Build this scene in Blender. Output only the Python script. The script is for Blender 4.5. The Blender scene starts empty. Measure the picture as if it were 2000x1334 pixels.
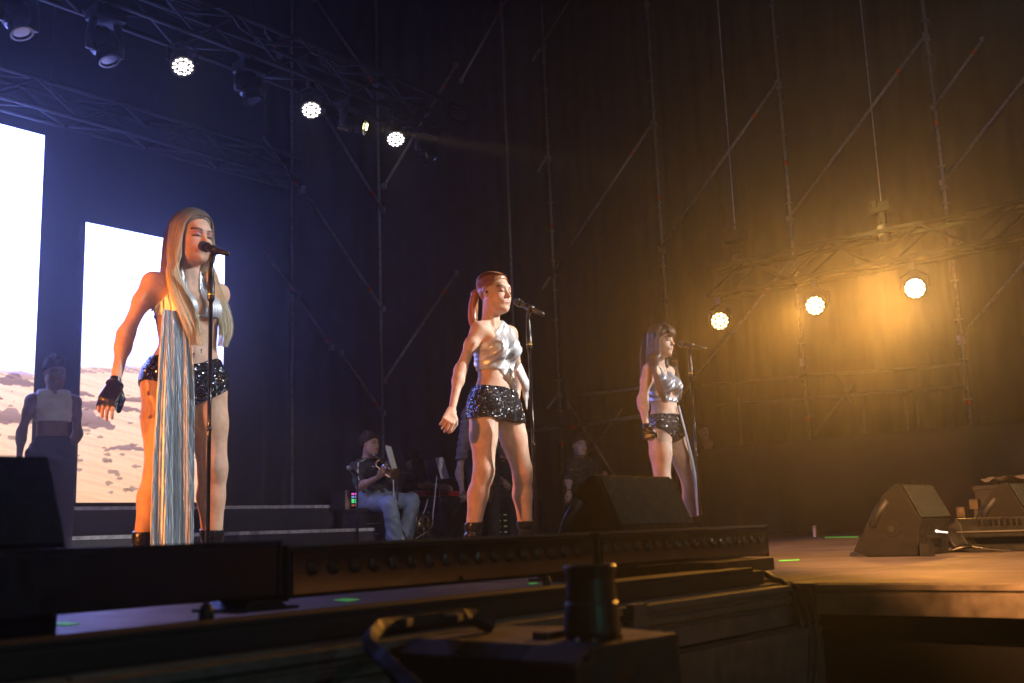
import bpy, bmesh, math, random
import numpy as np
from mathutils import Vector, Matrix
random.seed(7); RNG = np.random.default_rng(7)
S = bpy.context.scene
COL = S.collection

# ------------------------------------------------------------------ camera
CAM = Vector((0, 0, 0.16)); FPX = 2068.0
_A, _P, _R = math.radians(40), math.radians(10.22), math.radians(2.16)
_fh = Vector((math.cos(_A), math.sin(_A), 0)); _r0 = Vector((math.sin(_A), -math.cos(_A), 0)); _z = Vector((0, 0, 1))
FWD = _fh * math.cos(_P) + _z * math.sin(_P); _u0 = -_fh * math.sin(_P) + _z * math.cos(_P)
UPV = _u0 * math.cos(_R) + _r0 * math.sin(_R); RGT = _r0 * math.cos(_R) - _u0 * math.sin(_R)
cd = bpy.data.cameras.new('camera'); cam = bpy.data.objects.new('camera', cd); COL.objects.link(cam)
m = Matrix((RGT, UPV, -FWD)).transposed().to_4x4(); m.translation = CAM
cam.matrix_world = m
cd.sensor_width = 36; cd.lens = FPX / 2000 * 36; cd.clip_start = .05; cd.clip_end = 1000
cd.dof.use_dof = True; cd.dof.focus_distance = 6.0; cd.dof.aperture_fstop = 4.0
S.camera = cam

def ray(px, py): return FWD + RGT * ((px - 1000) / FPX) - UPV * ((py - 667) / FPX)
def onY(px, py, y): d = ray(px, py); return CAM + d * (y / d.y)
def onX(px, py, x): d = ray(px, py); return CAM + d * (x / d.x)
def onZ(px, py, z): d = ray(px, py); return CAM + d * ((z - CAM.z) / d.z)
def atD(px, py, D): return CAM + ray(px, py) * D

# ------------------------------------------------------------------ world: night, almost black sky
w = bpy.data.worlds.new('World'); S.world = w; w.use_nodes = True
nt = w.node_tree; nt.nodes.clear()
sky = nt.nodes.new('ShaderNodeTexSky'); sky.sky_type = 'NISHITA'; sky.sun_disc = False
sky.sun_elevation = math.radians(1.0); sky.sun_rotation = math.radians(200)
bg = nt.nodes.new('ShaderNodeBackground'); bg.inputs['Strength'].default_value = 0.010
out = nt.nodes.new('ShaderNodeOutputWorld')
tint = nt.nodes.new('ShaderNodeMixRGB'); tint.blend_type = 'MULTIPLY'; tint.inputs['Fac'].default_value = 1
tint.inputs['Color2'].default_value = (.35, .42, 1, 1)
nt.links.new(sky.outputs[0], tint.inputs['Color1']); nt.links.new(tint.outputs[0], bg.inputs['Color']); nt.links.new(bg.outputs[0], out.inputs['Surface'])
sl = bpy.data.lights.new('moon_light', 'SUN'); sl.energy = .004; sl.angle = math.radians(.5); sl.color = (1, .95, .88)
so = bpy.data.objects.new('moon_light', sl); COL.objects.link(so); so.rotation_euler = (math.radians(60), 0, math.radians(200))

S.view_settings.view_transform = 'Standard'; S.view_settings.look = 'None'; S.view_settings.exposure = 0
S.view_settings.gamma = 1; S.view_settings.use_curve_mapping = False
S.cycles.use_denoising = True
S.cycles.max_bounces = 5; S.cycles.diffuse_bounces = 2; S.cycles.glossy_bounces = 3; S.cycles.volume_bounces = 0
S.cycles.transmission_bounces = 2; S.cycles.transparent_max_bounces = 6; S.cycles.sample_clamp_indirect = 4
S.cycles.sample_clamp_direct = 30
S.cycles.caustics_reflective = False; S.cycles.caustics_refractive = False

ORANGE = (1, .36, .05); WHITE = (1, .97, .93); COOL = (.86, .93, 1); TEAL = (.12, 1, .75)
def spot(name, loc, target, energy, color, angle, blend=.4, r=.05, parent=None):
    l = bpy.data.lights.new(name, 'SPOT'); l.energy = energy; l.color = color; l.spot_size = math.radians(angle)
    l.spot_blend = blend; l.shadow_soft_size = r
    o = bpy.data.objects.new(name, l); COL.objects.link(o); o.location = loc
    o.rotation_euler = (Vector(target) - Vector(loc)).to_track_quat('-Z', 'Y').to_euler()
    return o


# ------------------------------------------------------------------ light levels
ORANGE_GAIN = 1.0; HAZE = .0070
KEYS = [  # location, aim, watts, colour, cone angle, label of the fixture
    ((10.6, -2.3, 5.6), (4.78, 4.05, 1.40), 9000, WHITE, 10, 'white lamp on the front truss aimed down at the ponytail singer'),
    ((8.6, -2.0, 5.7), (2.87, 4.3, 1.05), 4600, COOL, 13, 'white lamp on the front truss aimed down at the blonde singer'),
    ((12.6, -2.2, 5.8), (7.05, 4.3, 1.25), 6400, WHITE, 11, 'white lamp on the front truss aimed down at the dark haired singer'),
    ((2.5, -8.0, 4.2), (4.6, 4.3, 1.1), 900, (1, .90, .80), 26, 'soft warm lamp behind the audience for all three singers'),
    ((-3.2, 5.35, 1.2), (2.9, 4.35, .35), 2100, (1, .30, .05), 22, 'orange side lamp at the near wing, lower one'),
    ((-3.0, 3.2, 2.0), (5.0, 4.3, .55), 1500, (1, .30, .05), 17, 'orange side lamp at the near wing, upper one'),
    ((-3.0, -3.4, 3.4), (4.6, .9, 0), 15000, (1, .43, .13), 18, 'orange lamp on the audience side aimed at the right deck'),
    ((-1.5, -6.5, 1.0), (1.6, 1.3, -.1), 70, TEAL, 30, 'dim teal lamp in the audience area'),
    ((4.0, -8.5, 5.5), (8.6, 8.0, .9), 1900, (1, .86, .84), 12, 'soft white lamp of the front truss aimed at the band'),
    ((3.0, -9.5, 5.5), (14.8, 9.2, 4.2), 950, (1, .86, .84), 30, 'soft wide lamp of the front truss washing the far scaffold'),  # added wash in place of spill from the front lamps
    ((-.6, -6.5, 5.0), (1.5, 1.0, -.05), 190, (1, .88, .86), 14, 'dim lamp over the audience lighting the stage edge and the effect machine'),  # added fill to lift the foreground
]

# ------------------------------------------------------------------ mesh helpers
class MB:
    """collects shapes into one mesh object"""
    def __init__(self): self.v = []; self.f = []
    def add(self, vs, fs):
        n = len(self.v); self.v += [tuple(p) for p in vs]; self.f += [tuple(i + n for i in f) for f in fs]; return self
    def box(self, c, s, rot=None):
        hx, hy, hz = s[0] / 2, s[1] / 2, s[2] / 2; c = Vector(c)
        P = [Vector((x, y, z)) for x in (-hx, hx) for y in (-hy, hy) for z in (-hz, hz)]
        if rot is not None: P = [rot @ p for p in P]
        return self.add([c + p for p in P], [(0, 1, 3, 2), (4, 6, 7, 5), (0, 4, 5, 1), (2, 3, 7, 6), (0, 2, 6, 4), (1, 5, 7, 3)])
    def tube(self, pts, r, n=8, cap=True, flat=1.0, up=None):
        pts = [Vector(p) for p in pts]; k = len(pts); rr = r if isinstance(r, (list, tuple)) else [r] * k
        vs = []; prev = None
        for i, p in enumerate(pts):
            d = (pts[min(i + 1, k - 1)] - pts[max(i - 1, 0)])
            d = d.normalized() if d.length > 1e-9 else Vector((0, 0, 1))
            if prev is None:
                a = up if up is not None else (Vector((0, 0, 1)) if abs(d.z) < .9 else Vector((1, 0, 0)))
                s = d.cross(a).normalized()
            else:
                s = (prev - d * prev.dot(d)); s = s.normalized() if s.length > 1e-6 else d.orthogonal().normalized()
            prev = s; t = d.cross(s)
            for j in range(n):
                a = 2 * math.pi * j / n
                vs.append(p + s * math.cos(a) * rr[i] + t * math.sin(a) * rr[i] * flat)
        fs = [(i * n + j, i * n + (j + 1) % n, (i + 1) * n + (j + 1) % n, (i + 1) * n + j) for i in range(k - 1) for j in range(n)]
        if cap: fs += [tuple(range(n - 1, -1, -1)), tuple((k - 1) * n + j for j in range(n))]
        return self.add(vs, fs)
    def cyl(self, a, b, r, n=12, r2=None): return self.tube([a, b], [r, r if r2 is None else r2], n)
    def lathe(self, c, axis, prof, n=20):
        """prof: (distance along axis, radius)"""
        axis = Vector(axis).normalized(); c = Vector(c)
        s = axis.orthogonal().normalized(); t = axis.cross(s); vs = []
        for (h, r) in prof:
            for j in range(n):
                a = 2 * math.pi * j / n; vs.append(c + axis * h + (s * math.cos(a) + t * math.sin(a)) * r)
        k = len(prof)
        fs = [(i * n + j, i * n + (j + 1) % n, (i + 1) * n + (j + 1) % n, (i + 1) * n + j) for i in range(k - 1) for j in range(n)]
        fs += [tuple(range(n - 1, -1, -1)), tuple((k - 1) * n + j for j in range(n))]
        return self.add(vs, fs)
    def prism(self, prof, fn, a, b):
        """extrude a 2-d profile between parameters a and b; fn(t, u, v) -> point"""
        n = len(prof); vs = [fn(a, u, v) for u, v in prof] + [fn(b, u, v) for u, v in prof]
        fs = [(i, (i + 1) % n, n + (i + 1) % n, n + i) for i in range(n)] + [tuple(range(n - 1, -1, -1)), tuple(range(n, 2 * n))]
        return self.add(vs, fs)
    def sphere(self, c, r, n=10, sc=(1, 1, 1)):
        c = Vector(c); vs = [c + Vector((0, 0, -r * sc[2]))]; m_ = n // 2
        for i in range(1, m_):
            th = math.pi * i / m_ - math.pi / 2
            for j in range(n):
                a = 2 * math.pi * j / n; vs.append(c + Vector((math.cos(th) * math.cos(a) * r * sc[0], math.cos(th) * math.sin(a) * r * sc[1], math.sin(th) * r * sc[2])))
        vs.append(c + Vector((0, 0, r * sc[2]))); L = len(vs) - 1
        fs = [(0, 1 + (j + 1) % n, 1 + j) for j in range(n)]
        for i in range(m_ - 2):
            fs += [(1 + i * n + j, 1 + i * n + (j + 1) % n, 1 + (i + 1) * n + (j + 1) % n, 1 + (i + 1) * n + j) for j in range(n)]
        fs += [(L, 1 + (m_ - 2) * n + j, 1 + (m_ - 2) * n + (j + 1) % n) for j in range(n)]
        return self.add(vs, fs)
    def build(self, name, mat, parent=None, smooth=False, bevel=0):
        me = bpy.data.meshes.new(name); me.from_pydata(self.v, [], self.f); me.update()
        if bevel or True:
            bm = bmesh.new(); bm.from_mesh(me); bmesh.ops.recalc_face_normals(bm, faces=bm.faces)
            if bevel: bmesh.ops.bevel(bm, geom=[e for e in bm.edges if len(e.link_faces) == 2 and e.calc_face_angle(0) > .5], offset=bevel, segments=2, affect='EDGES', profile=.7)
            bm.to_mesh(me); bm.free()
        return link(name, me, mat, parent, smooth)

def link(name, me, mat, parent=None, smooth=False):
    if mat is not None and not me.materials: me.materials.append(mat)
    if smooth: me.shade_smooth()
    o = bpy.data.objects.new(name, me); COL.objects.link(o)
    if parent is not None: attach(o, parent)
    return o
def attach(o, parent):
    o.parent = parent; o.matrix_parent_inverse = wm(parent).inverted()
def wm(o):
    mm = Matrix.LocRotScale(o.location, o.rotation_euler, o.scale)
    return mm if o.parent is None else wm(o.parent) @ o.matrix_parent_inverse @ mm
def tag(o, label=None, cat=None, group=None, kind=None):
    if label: o['label'] = label
    if cat: o['category'] = cat
    if group: o['group'] = group
    if kind: o['kind'] = kind
    return o
def thing(name, loc, label, cat, group=None, rz=0):
    o = bpy.data.objects.new(name, None); COL.objects.link(o); o.location = loc; o.rotation_euler = (0, 0, rz)
    o.empty_display_size = .05
    return tag(o, label, cat, group)
def copy_tree(o, parent=None):
    c = o.copy(); COL.objects.link(c)
    if parent is not None: c.parent = parent
    for ch in list(o.children): copy_tree(ch, c)
    return c
def mesh_np(name, V, Fq, mat, parent=None, smooth=True, col=None):
    me = bpy.data.meshes.new(name); V = np.asarray(V, np.float32); Fq = np.asarray(Fq, np.int32)
    me.vertices.add(len(V)); me.vertices.foreach_set('co', V.ravel())
    k = Fq.shape[1]; me.loops.add(Fq.size); me.loops.foreach_set('vertex_index', Fq.ravel())
    me.polygons.add(len(Fq)); me.polygons.foreach_set('loop_start', np.arange(0, Fq.size, k, dtype=np.int32))
    me.update(calc_edges=True); me.validate()
    if col is not None:
        a = me.color_attributes.new('tone', 'FLOAT_COLOR', 'POINT')
        c4 = np.ones((len(V), 4), np.float32); c4[:, :3] = col; a.data.foreach_set('color', c4.ravel())
    return link(name, me, mat, parent, smooth)

# ------------------------------------------------------------------ materials
MATS = {}
def mat(name, color, rough=.5, metal=0, noise=None, bump=0, bscale=80, emit=0, spec=.5, attr=False, sss=0, coat=0, aniso=0):
    if name in MATS: return MATS[name]
    M = bpy.data.materials.new(name); M.use_nodes = True; t = M.node_tree; B = t.nodes['Principled BSDF']
    B.inputs['Base Color'].default_value = (*color, 1); B.inputs['Roughness'].default_value = rough
    B.inputs['Metallic'].default_value = metal; B.inputs['Specular IOR Level'].default_value = spec
    B.inputs['Coat Weight'].default_value = coat
    tc = t.nodes.new('ShaderNodeTexCoord')
    if emit: B.inputs['Emission Color'].default_value = (*color, 1); B.inputs['Emission Strength'].default_value = emit
    src = None
    if attr:
        at = t.nodes.new('ShaderNodeAttribute'); at.attribute_name = 'tone'; src = at.outputs['Color']
        t.links.new(src, B.inputs['Base Color'])
    if noise:   # (scale, strength) mottles the colour and roughness
        n = t.nodes.new('ShaderNodeTexNoise'); n.inputs['Scale'].default_value = noise[0]; n.inputs['Detail'].default_value = 6
        t.links.new(tc.outputs['Object'], n.inputs['Vector'])
        mr = t.nodes.new('ShaderNodeMapRange'); mr.inputs['From Min'].default_value = .3; mr.inputs['From Max'].default_value = .7
        mr.inputs['To Min'].default_value = 1 - noise[1]; mr.inputs['To Max'].default_value = 1 + noise[1]
        t.links.new(n.outputs['Fac'], mr.inputs['Value'])
        mx = t.nodes.new('ShaderNodeVectorMath'); mx.operation = 'MULTIPLY'
        if src is None: mx.inputs[0].default_value = color
        else: t.links.new(src, mx.inputs[0])
        t.links.new(mr.outputs[0], mx.inputs[1]); t.links.new(mx.outputs[0], B.inputs['Base Color'])
        m2 = t.nodes.new('ShaderNodeMath'); m2.operation = 'MULTIPLY'; m2.inputs[1].default_value = rough; m2.use_clamp = True
        t.links.new(mr.outputs[0], m2.inputs[0]); t.links.new(m2.outputs[0], B.inputs['Roughness'])
    if bump:
        n = t.nodes.new('ShaderNodeTexNoise'); n.inputs['Scale'].default_value = bscale; n.inputs['Detail'].default_value = 4
        t.links.new(tc.outputs['Object'], n.inputs['Vector'])
        b = t.nodes.new('ShaderNodeBump'); b.inputs['Strength'].default_value = bump; b.inputs['Distance'].default_value = .004
        t.links.new(n.outputs['Fac'], b.inputs['Height']); t.links.new(b.outputs[0], B.inputs['Normal'])
    if sss:
        B.inputs['Subsurface Weight'].default_value = sss; B.inputs['Subsurface Radius'].default_value = (1, .35, .15)
        B.inputs['Subsurface Scale'].default_value = .018
    MATS[name] = M; return M

M_black = mat('black_metal', (.012, .012, .014), .42, 0, (30, .3))
M_blackgloss = mat('black_gloss', (.010, .010, .012), .12, 0, (12, .3))
M_rubber = mat('black_rubber', (.015, .015, .016), .6)
M_cab = mat('textured_black_paint', (.008, .007, .007), .65, 0, (40, .35), .4, 350, spec=.25)
M_grille = mat('black_foam_grille', (.02, .028, .028), .8, 0, (60, .5), .9, 420)
M_alu = mat('aluminium', (.42, .42, .43), .38, .9, (9, .25), .15, 90)
M_alu_dark = mat('worn_aluminium', (.15, .155, .155), .5, .6, (30, .25), .25, 120)
M_galv = mat('galvanised_steel', (.36, .35, .36), .45, .6, (22, .4), .2, 50)
M_tape = mat('orange_tape', (.75, .09, .02), .7)
M_gtape = mat('green_glow_tape', (.18, .95, .14), .6, 0, (60, .2), emit=.12)  # slight glow put into the tape by emission
M_white = mat('white_edge_tape', (.75, .75, .76), .5, 0, (25, .3))
M_wcable = mat('white_cable', (.7, .7, .7), .45)
M_brass = mat('brass', (.75, .45, .16), .22, 1)
M_chrome = mat('chrome', (.8, .8, .82), .15, 1)
M_paper = mat('paper', (.7, .7, .68), .7)
M_red = mat('red_lacquer', (.45, .02, .03), .3)
M_wood = mat('light_wood', (.42, .24, .12), .5, 0, (20, .4))
M_case = mat('black_laminate', (.012, .012, .013), .8, 0, (20, .3))

def stripes_cloth(name, color, scale, rough=.85):
    """heavy cloth: fine vertical weave streaks"""
    M = mat(name, color, rough, 0, (3.0, .35), .3, 240)
    return M
M_curtain = stripes_cloth('black_stage_curtain', (.020, .018, .021), 30)
M_curtain2 = stripes_cloth('side_stage_curtain', (.028, .023, .023), 30)
M_drape = stripes_cloth('masking_drape', (.03, .026, .025), 30)

def deck_mat():
    M = bpy.data.materials.new('deck_plywood'); M.use_nodes = True; t = M.node_tree; B = t.nodes['Principled BSDF']
    tc = t.nodes.new('ShaderNodeTexCoord'); n = t.nodes.new('ShaderNodeTexNoise'); n.inputs['Scale'].default_value = 2.2; n.inputs['Detail'].default_value = 8
    t.links.new(tc.outputs['Object'], n.inputs['Vector'])
    cr = t.nodes.new('ShaderNodeValToRGB'); cr.color_ramp.elements[0].position = .3; cr.color_ramp.elements[0].color = (.13, .10, .085, 1)
    cr.color_ramp.elements[1].position = .72; cr.color_ramp.elements[1].color = (.27, .22, .19, 1)
    t.links.new(n.outputs['Fac'], cr.inputs['Fac'])
    vo = t.nodes.new('ShaderNodeTexVoronoi'); vo.inputs['Scale'].default_value = 120; vo.feature = 'DISTANCE_TO_EDGE'; vo.inputs['Randomness'].default_value = .15
    t.links.new(tc.outputs['Object'], vo.inputs['Vector'])
    b = t.nodes.new('ShaderNodeBump'); b.inputs['Strength'].default_value = .5; b.inputs['Distance'].default_value = .002
    t.links.new(vo.outputs['Distance'], b.inputs['Height']); t.links.new(b.outputs[0], B.inputs['Normal'])
    n2 = t.nodes.new('ShaderNodeTexNoise'); n2.inputs['Scale'].default_value = 9; n2.inputs['Detail'].default_value = 6
    t.links.new(tc.outputs['Object'], n2.inputs['Vector'])
    mr = t.nodes.new('ShaderNodeMapRange'); mr.inputs['To Min'].default_value = .35; mr.inputs['To Max'].default_value = .7
    t.links.new(n2.outputs['Fac'], mr.inputs['Value']); t.links.new(mr.outputs[0], B.inputs['Roughness'])
    t.links.new(cr.outputs[0], B.inputs['Base Color']); return M
M_deck = deck_mat()
M_void = mat('under_deck_dark', (.006, .006, .006), .95, spec=.1)  # darkness under the deck put into a near-black colour
M_ground = mat('pit_asphalt', (.04, .04, .042), .9, 0, (4, .3), .4, 60)
M_riser = mat('riser_cladding', (.055, .05, .055), .6, 0, (6, .25), .2, 60)

# ------------------------------------------------------------------ setting
g = MB().box((5, 2, -1.32), (160, 160, .04)).build('ground', M_ground); tag(g, 'dark asphalt ground below the stage', kind='structure')
# stage deck: panels of 2 x 1 m with open joints
deck = thing('stage_floor', (0, 0, 0), 'brown plywood stage deck laid in panels', None); deck['kind'] = 'structure'
def panel(x0, x1, y0, y1, zt=0):
    MB().box(((x0 + x1) / 2, (y0 + y1) / 2, zt - .02), (x1 - x0 - .007, y1 - y0 - .007, .04)).build('deck_panel', M_deck, deck, bevel=.0015)
xs = [-5, -3, -1.3, .7, 2.7] + [2.7 + 2 * i for i in range(1, 7)] + [15.6]
ys = [1.34, 2.34, 3.34, 4.34, 5.34, 6.34, 7.34, 8.34, 9.34, 10.34, 11.34, 12.34, 13.6]
for i in range(len(xs) - 1):
    for j in range(len(ys) - 1): panel(xs[i], xs[i + 1], ys[j], ys[j + 1], RNG.uniform(-.001, .001))
ys2 = [1.34, .34, -.66, -1.66]
for i in range(4, 9):
    for j in range(3): panel(xs[i], xs[i + 1], ys2[j + 1], ys2[j], RNG.uniform(-.001, .001))
# dark substructure under the deck
MB().box((5.3, 7.5, -.66), (20.4, 12.1, 1.2)).build('deck_substructure', M_void, deck)
MB().box((6.8, -.1, -.70), (8.0, 2.9, 1.1)).build('deck_substructure', M_void, deck)

# front edge of the stage: aluminium profile with grooves (faces the audience, -y)
fr = thing('stage_front_beam', (-.8, 1.3, 0), 'grooved aluminium edge beam along the stage front, ending under the cables', 'beam')
prof = [(1.335, -.004), (1.29, -.004), (1.288, -.018), (1.30, -.020), (1.30, -.030), (1.288, -.032), (1.288, -.048), (1.298, -.050), (1.298, -.058), (1.286, -.060), (1.283, -.10), (1.335, -.10)]
MB().prism(prof, lambda t, u, v: Vector((t, u, v)), -3.5, 1.86).build('edge_profile', M_alu_dark, fr, bevel=.0012)
MB().prism(prof, lambda t, u, v: Vector((t, u, v)), 1.875, 2.64).build('edge_profile', M_alu_dark, fr, bevel=.0012)
MB().box((2.06, 1.255, -.19), (1.2, .06, .17)).build('lower_panel', M_alu_dark, fr, bevel=.003)
MB().box((2.06, 1.245, -.33), (1.24, .06, .09)).build('lower_panel', M_alu_dark, fr, bevel=.003)
MB().box((-.9, 1.275, -.19), (4.6, .03, .16)).build('lower_panel', M_alu_dark, fr, bevel=.003)
MB().box((-.9, 1.262, -.32), (4.6, .03, .08)).build('lower_panel', M_alu_dark, fr, bevel=.003)
MB().box((1.885, 1.272, -.045), (.05, .02, .10)).build('joint_plate', M_alu_dark, fr, bevel=.002)
# right-hand deck: side edge facing -x
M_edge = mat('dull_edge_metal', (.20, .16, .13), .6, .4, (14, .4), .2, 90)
fr2 = thing('side_stage_edge_beam', (2.7, 0, 0), 'aluminium edge beam under the orange lit right deck corner', 'beam')
prof2 = [(2.700, -.003), (2.672, -.003), (2.670, -.016), (2.680, -.018), (2.680, -.028), (2.672, -.030), (2.670, -.078), (2.700, -.078)]
MB().prism(prof2, lambda t, u, v: Vector((u, t, v)), -1.66, 1.24).build('edge_profile', M_edge, fr2, bevel=.001)
MB().box((2.69, 1.29, -.05), (.03, .08, .10)).build('corner_plate', M_alu_dark, fr2, bevel=.002)
# riser with two steps along the back of the stage
rs = thing('riser', (4, 8.3, 0), 'two step grey riser with white taped edges in front of the video screens', 'riser')
MB().box((1.1, 10.1, .125), (12.3, 4.3, .25)).build('lower_step', M_riser, rs, bevel=.004)
MB().box((1.1, 10.4, .375), (12.3, 3.7, .25)).build('upper_step', M_riser, rs, bevel=.004)
x = -3.2
for (yy, zz, nm) in ((7.95, .25, 0), (8.55, .50, 1)):
    x = -4.0
    while x < 7.2:
        L = min(random.uniform(1.2, 2.2), 7.245 - x)
        if L > .1: MB().box((x + L / 2, yy - .004, zz - .008), (L - .012, .012, .03)).build('edge_strip', M_white, rs)
        x += L

# ------------------------------------------------------------------ curtains
def curtain(name, p0, p1, z0, z1, amp, pitch, mt, nz=24, sag=0, jitter=.5):
    p0 = np.array(p0, float); p1 = np.array(p1, float); d = p1 - p0; L = np.linalg.norm(d); d /= L; nrm = np.array([-d[1], d[0]])
    nx = int(L / pitch * 7); s = np.linspace(0, L, nx); z = np.linspace(z0, z1, nz)
    ph = 2 * np.pi * s / pitch + jitter * 2.2 * np.sin(s * 1.7) + jitter * 1.3 * np.sin(s * 4.1 + 1)
    A = amp * (.45 + .55 * np.abs(np.sin(s * .83 + .4)))
    V = []; N = nx * nz
    for th in (0, .012):
        for zz in z:
            k = (zz - z0) / (z1 - z0)
            off = A * np.sin(ph + .25 * np.sin(k * 5)) * (1 - .35 * k) + th
            zz_ = zz - (sag * (1 + np.cos(s * 1.1)) if k > .99 else 0)
            V.append(np.stack([p0[0] + d[0] * s + nrm[0] * off, p0[1] + d[1] * s + nrm[1] * off, np.full(nx, 1.) * zz_], 1))
    V = np.concatenate(V); i, j = np.meshgrid(np.arange(nz - 1), np.arange(nx - 1), indexing='ij')
    a = (i * nx + j).ravel(); q = np.stack([a, a + 1, a + nx + 1, a + nx], 1); q2 = q[:, ::-1] + N
    e = np.arange(nz - 1) * nx; side = np.stack([e, e + nx, e + nx + N, e + N], 1); e2 = e + nx - 1; side2 = np.stack([e2, e2 + N, e2 + nx + N, e2 + nx], 1)
    tp = (nz - 1) * nx + np.arange(nx - 1); top = np.stack([tp, tp + 1, tp + 1 + N, tp + N], 1)
    return mesh_np(name, V, np.concatenate([q, q2, side, side2, top]), mt)
c = curtain('back_curtain', (-6, 11.6), (15.2, 11.6), 0.01, 12, .05, .42, M_curtain); tag(c, 'black pleated curtain across the back of the stage', 'curtain')
c = curtain('side_curtain', (15.75, 14), (15.75, -4), 0.01, 12, .045, .30, M_curtain2, nz=30); tag(c, 'brown grey pleated curtain hanging behind the side scaffold', 'curtain')
# smooth grey backdrop panel behind the screens, ends left of the back curtain pole
bp = MB().box((1.1, 9.75, 4.2), (12.2, .05, 7.4)).build('backdrop_panel', mat('grey_backdrop', (.03, .028, .036), .7, 0, (5, .2), .2, 90)); tag(bp, 'flat dark grey backdrop panel standing on the riser behind the video screens', 'backdrop')

# ------------------------------------------------------------------ LED video screens
def screen_picture(nx, nz, x0, x1, z0, z1):
    """flat picture the screens show: white sky, hazy horizon, desert with rocks; world x and z"""
    X, Z = np.meshgrid(np.linspace(x0, x1, nx), np.linspace(z0, z1, nz)); rs_ = np.random.default_rng(3)
    def fbm(X, Z, sx, sz, seed):
        r = np.random.default_rng(seed); o = 0
        for k in range(14):
            a = r.uniform(.5, 3.2); th = r.uniform(-.5, .5); ph = r.uniform(0, 6.28)
            o = o + np.sin((X * math.cos(th) / sx + Z * math.sin(th) / sz * .4 + Z / sz * r.uniform(.4, 1)) * a * 3 + ph) / (a ** .6)
        return o / 5
    col = np.zeros((nz, nx, 3)); hz = 1.66 if x0 < 4 else 1.79 + .085 * (X - 5.0)
    t = np.clip((Z - hz) / .5, 0, 1)[..., None]
    skyc = np.array([1.3, 1.1, 1.9]) * (1 - t) + np.array([2.8, 3.5, 12.0]) * t
    grd = np.clip((hz - Z) / 1.25, 0, 1)[..., None]
    gc = np.array([1.30, .92, .74]) * (1 - grd) + np.array([1.15, .66, .40]) * grd
    f = fbm(X, Z, .30, .035, 1) * .5 + fbm(X, Z, .09, .014, 2) * .5
    gc = gc * (1 - .24 * np.clip(f, -.2, 1.2))[..., None]
    dark = np.array([.42, .25, .25])
    far = ((Z > hz - .05) & (Z < hz + .012 + .02 * fbm(X, Z, .3, .5, 5))); m_ = np.clip(fbm(X, Z, .12, .02, 9) + .6, 0, 1)
    for (cx, cz, w_, h_) in [(4.78, 1.27, .24, .13), (4.97, 1.42, .30, .07), (5.55, 1.22, .22, .11), (5.45, 1.36, .16, .07), (4.72, 1.52, .10, .04), (5.3, 1.50, .20, .04), (5.2, 1.05, .20, .04), (4.10, 1.26, .20, .10), (4.12, 1.58, .16, .08), (3.9, 1.44, .1, .05), (5.9, 1.4, .2, .1)]:
        u = (X - cx) / w_; v = (Z - cz) / h_
        prof_ = 1 - np.abs(u + .15 * np.sin(v * 3)) ** 1.3 + .14 * np.sin(X * 60 + cx * 9) * np.sin(X * 23)
        mk = (v > -.35 + .1 * np.sin(X * 40)) & (v < prof_) & (np.abs(u) < 1.1)
        gc[mk] = (dark * (1.0 + .45 * np.clip(v[mk], 0, 1))[:, None]) * (1 + .12 * f[mk])[:, None]
    for k in range(150):
        cx = rs_.uniform(3.6, 6.3); cz = rs_.uniform(.56, 1.65); w_ = rs_.uniform(.02, .06) * (1.9 - cz); h_ = w_ * rs_.uniform(.25, .45)
        mk = ((X - cx) / w_) ** 2 + ((Z - cz) / h_) ** 2 < 1 + .4 * np.sin(X * 90 + cz * 50); gc[mk] = gc[mk] * .35 + dark * .35
    g_ = Z < hz
    col = np.where(g_[..., None], gc, skyc)
    col = np.where((far & (m_ > .35))[..., None], col * np.array([.62, .55, .66]), col)
    return col
def screen_mat():
    M = bpy.data.materials.new('led_screen_picture'); M.use_nodes = True; t = M.node_tree; t.nodes.clear()
    at = t.nodes.new('ShaderNodeAttribute'); at.attribute_name = 'tone'; em = t.nodes.new('ShaderNodeEmission')
    o = t.nodes.new('ShaderNodeOutputMaterial'); em.inputs['Strength'].default_value = SCREEN_GAIN
    t.links.new(at.outputs['Color'], em.inputs['Color']); t.links.new(em.outputs[0], o.inputs['Surface']); return M
SCREEN_GAIN = 1.0
M_screen = screen_mat()
def led_screen(x0, x1, z0, z1, label, y=9.0):
    t = thing('video_screen', ((x0 + x1) / 2, y, z0), label, 'video screen', 'LED video screens')
    MB().box(((x0 + x1) / 2, y + .05, (z0 + z1) / 2), (x1 - x0 + .02, .09, z1 - z0 + .02)).build('frame', M_black, t, bevel=.004)
    # the lit face is a grid of pixels; one vertex colour each
    nx = int((x1 - x0) / .009); nz = int((z1 - z0) / .009); C = screen_picture(nx, nz, x0, x1, z0, z1)
    X, Z = np.meshgrid(np.linspace(x0, x1, nx), np.linspace(z0, z1, nz)); V = np.stack([X, np.full_like(X, y + .002), Z], -1).reshape(-1, 3)
    i, j = np.meshgrid(np.arange(nz - 1), np.arange(nx - 1), indexing='ij'); a = (i * nx + j).ravel()
    mesh_np('display', V, np.stack([a, a + 1, a + nx + 1, a + nx], 1), M_screen, t, smooth=False, col=C.reshape(-1, 3))
    return t
led_screen(2.55, 4.272, .56, 3.845, 'tall LED screen at the left edge showing white sky over pink desert')
led_screen(4.69, 6.19, .56, 3.118, 'shorter LED screen behind the long haired singer, showing desert rocks')

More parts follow.
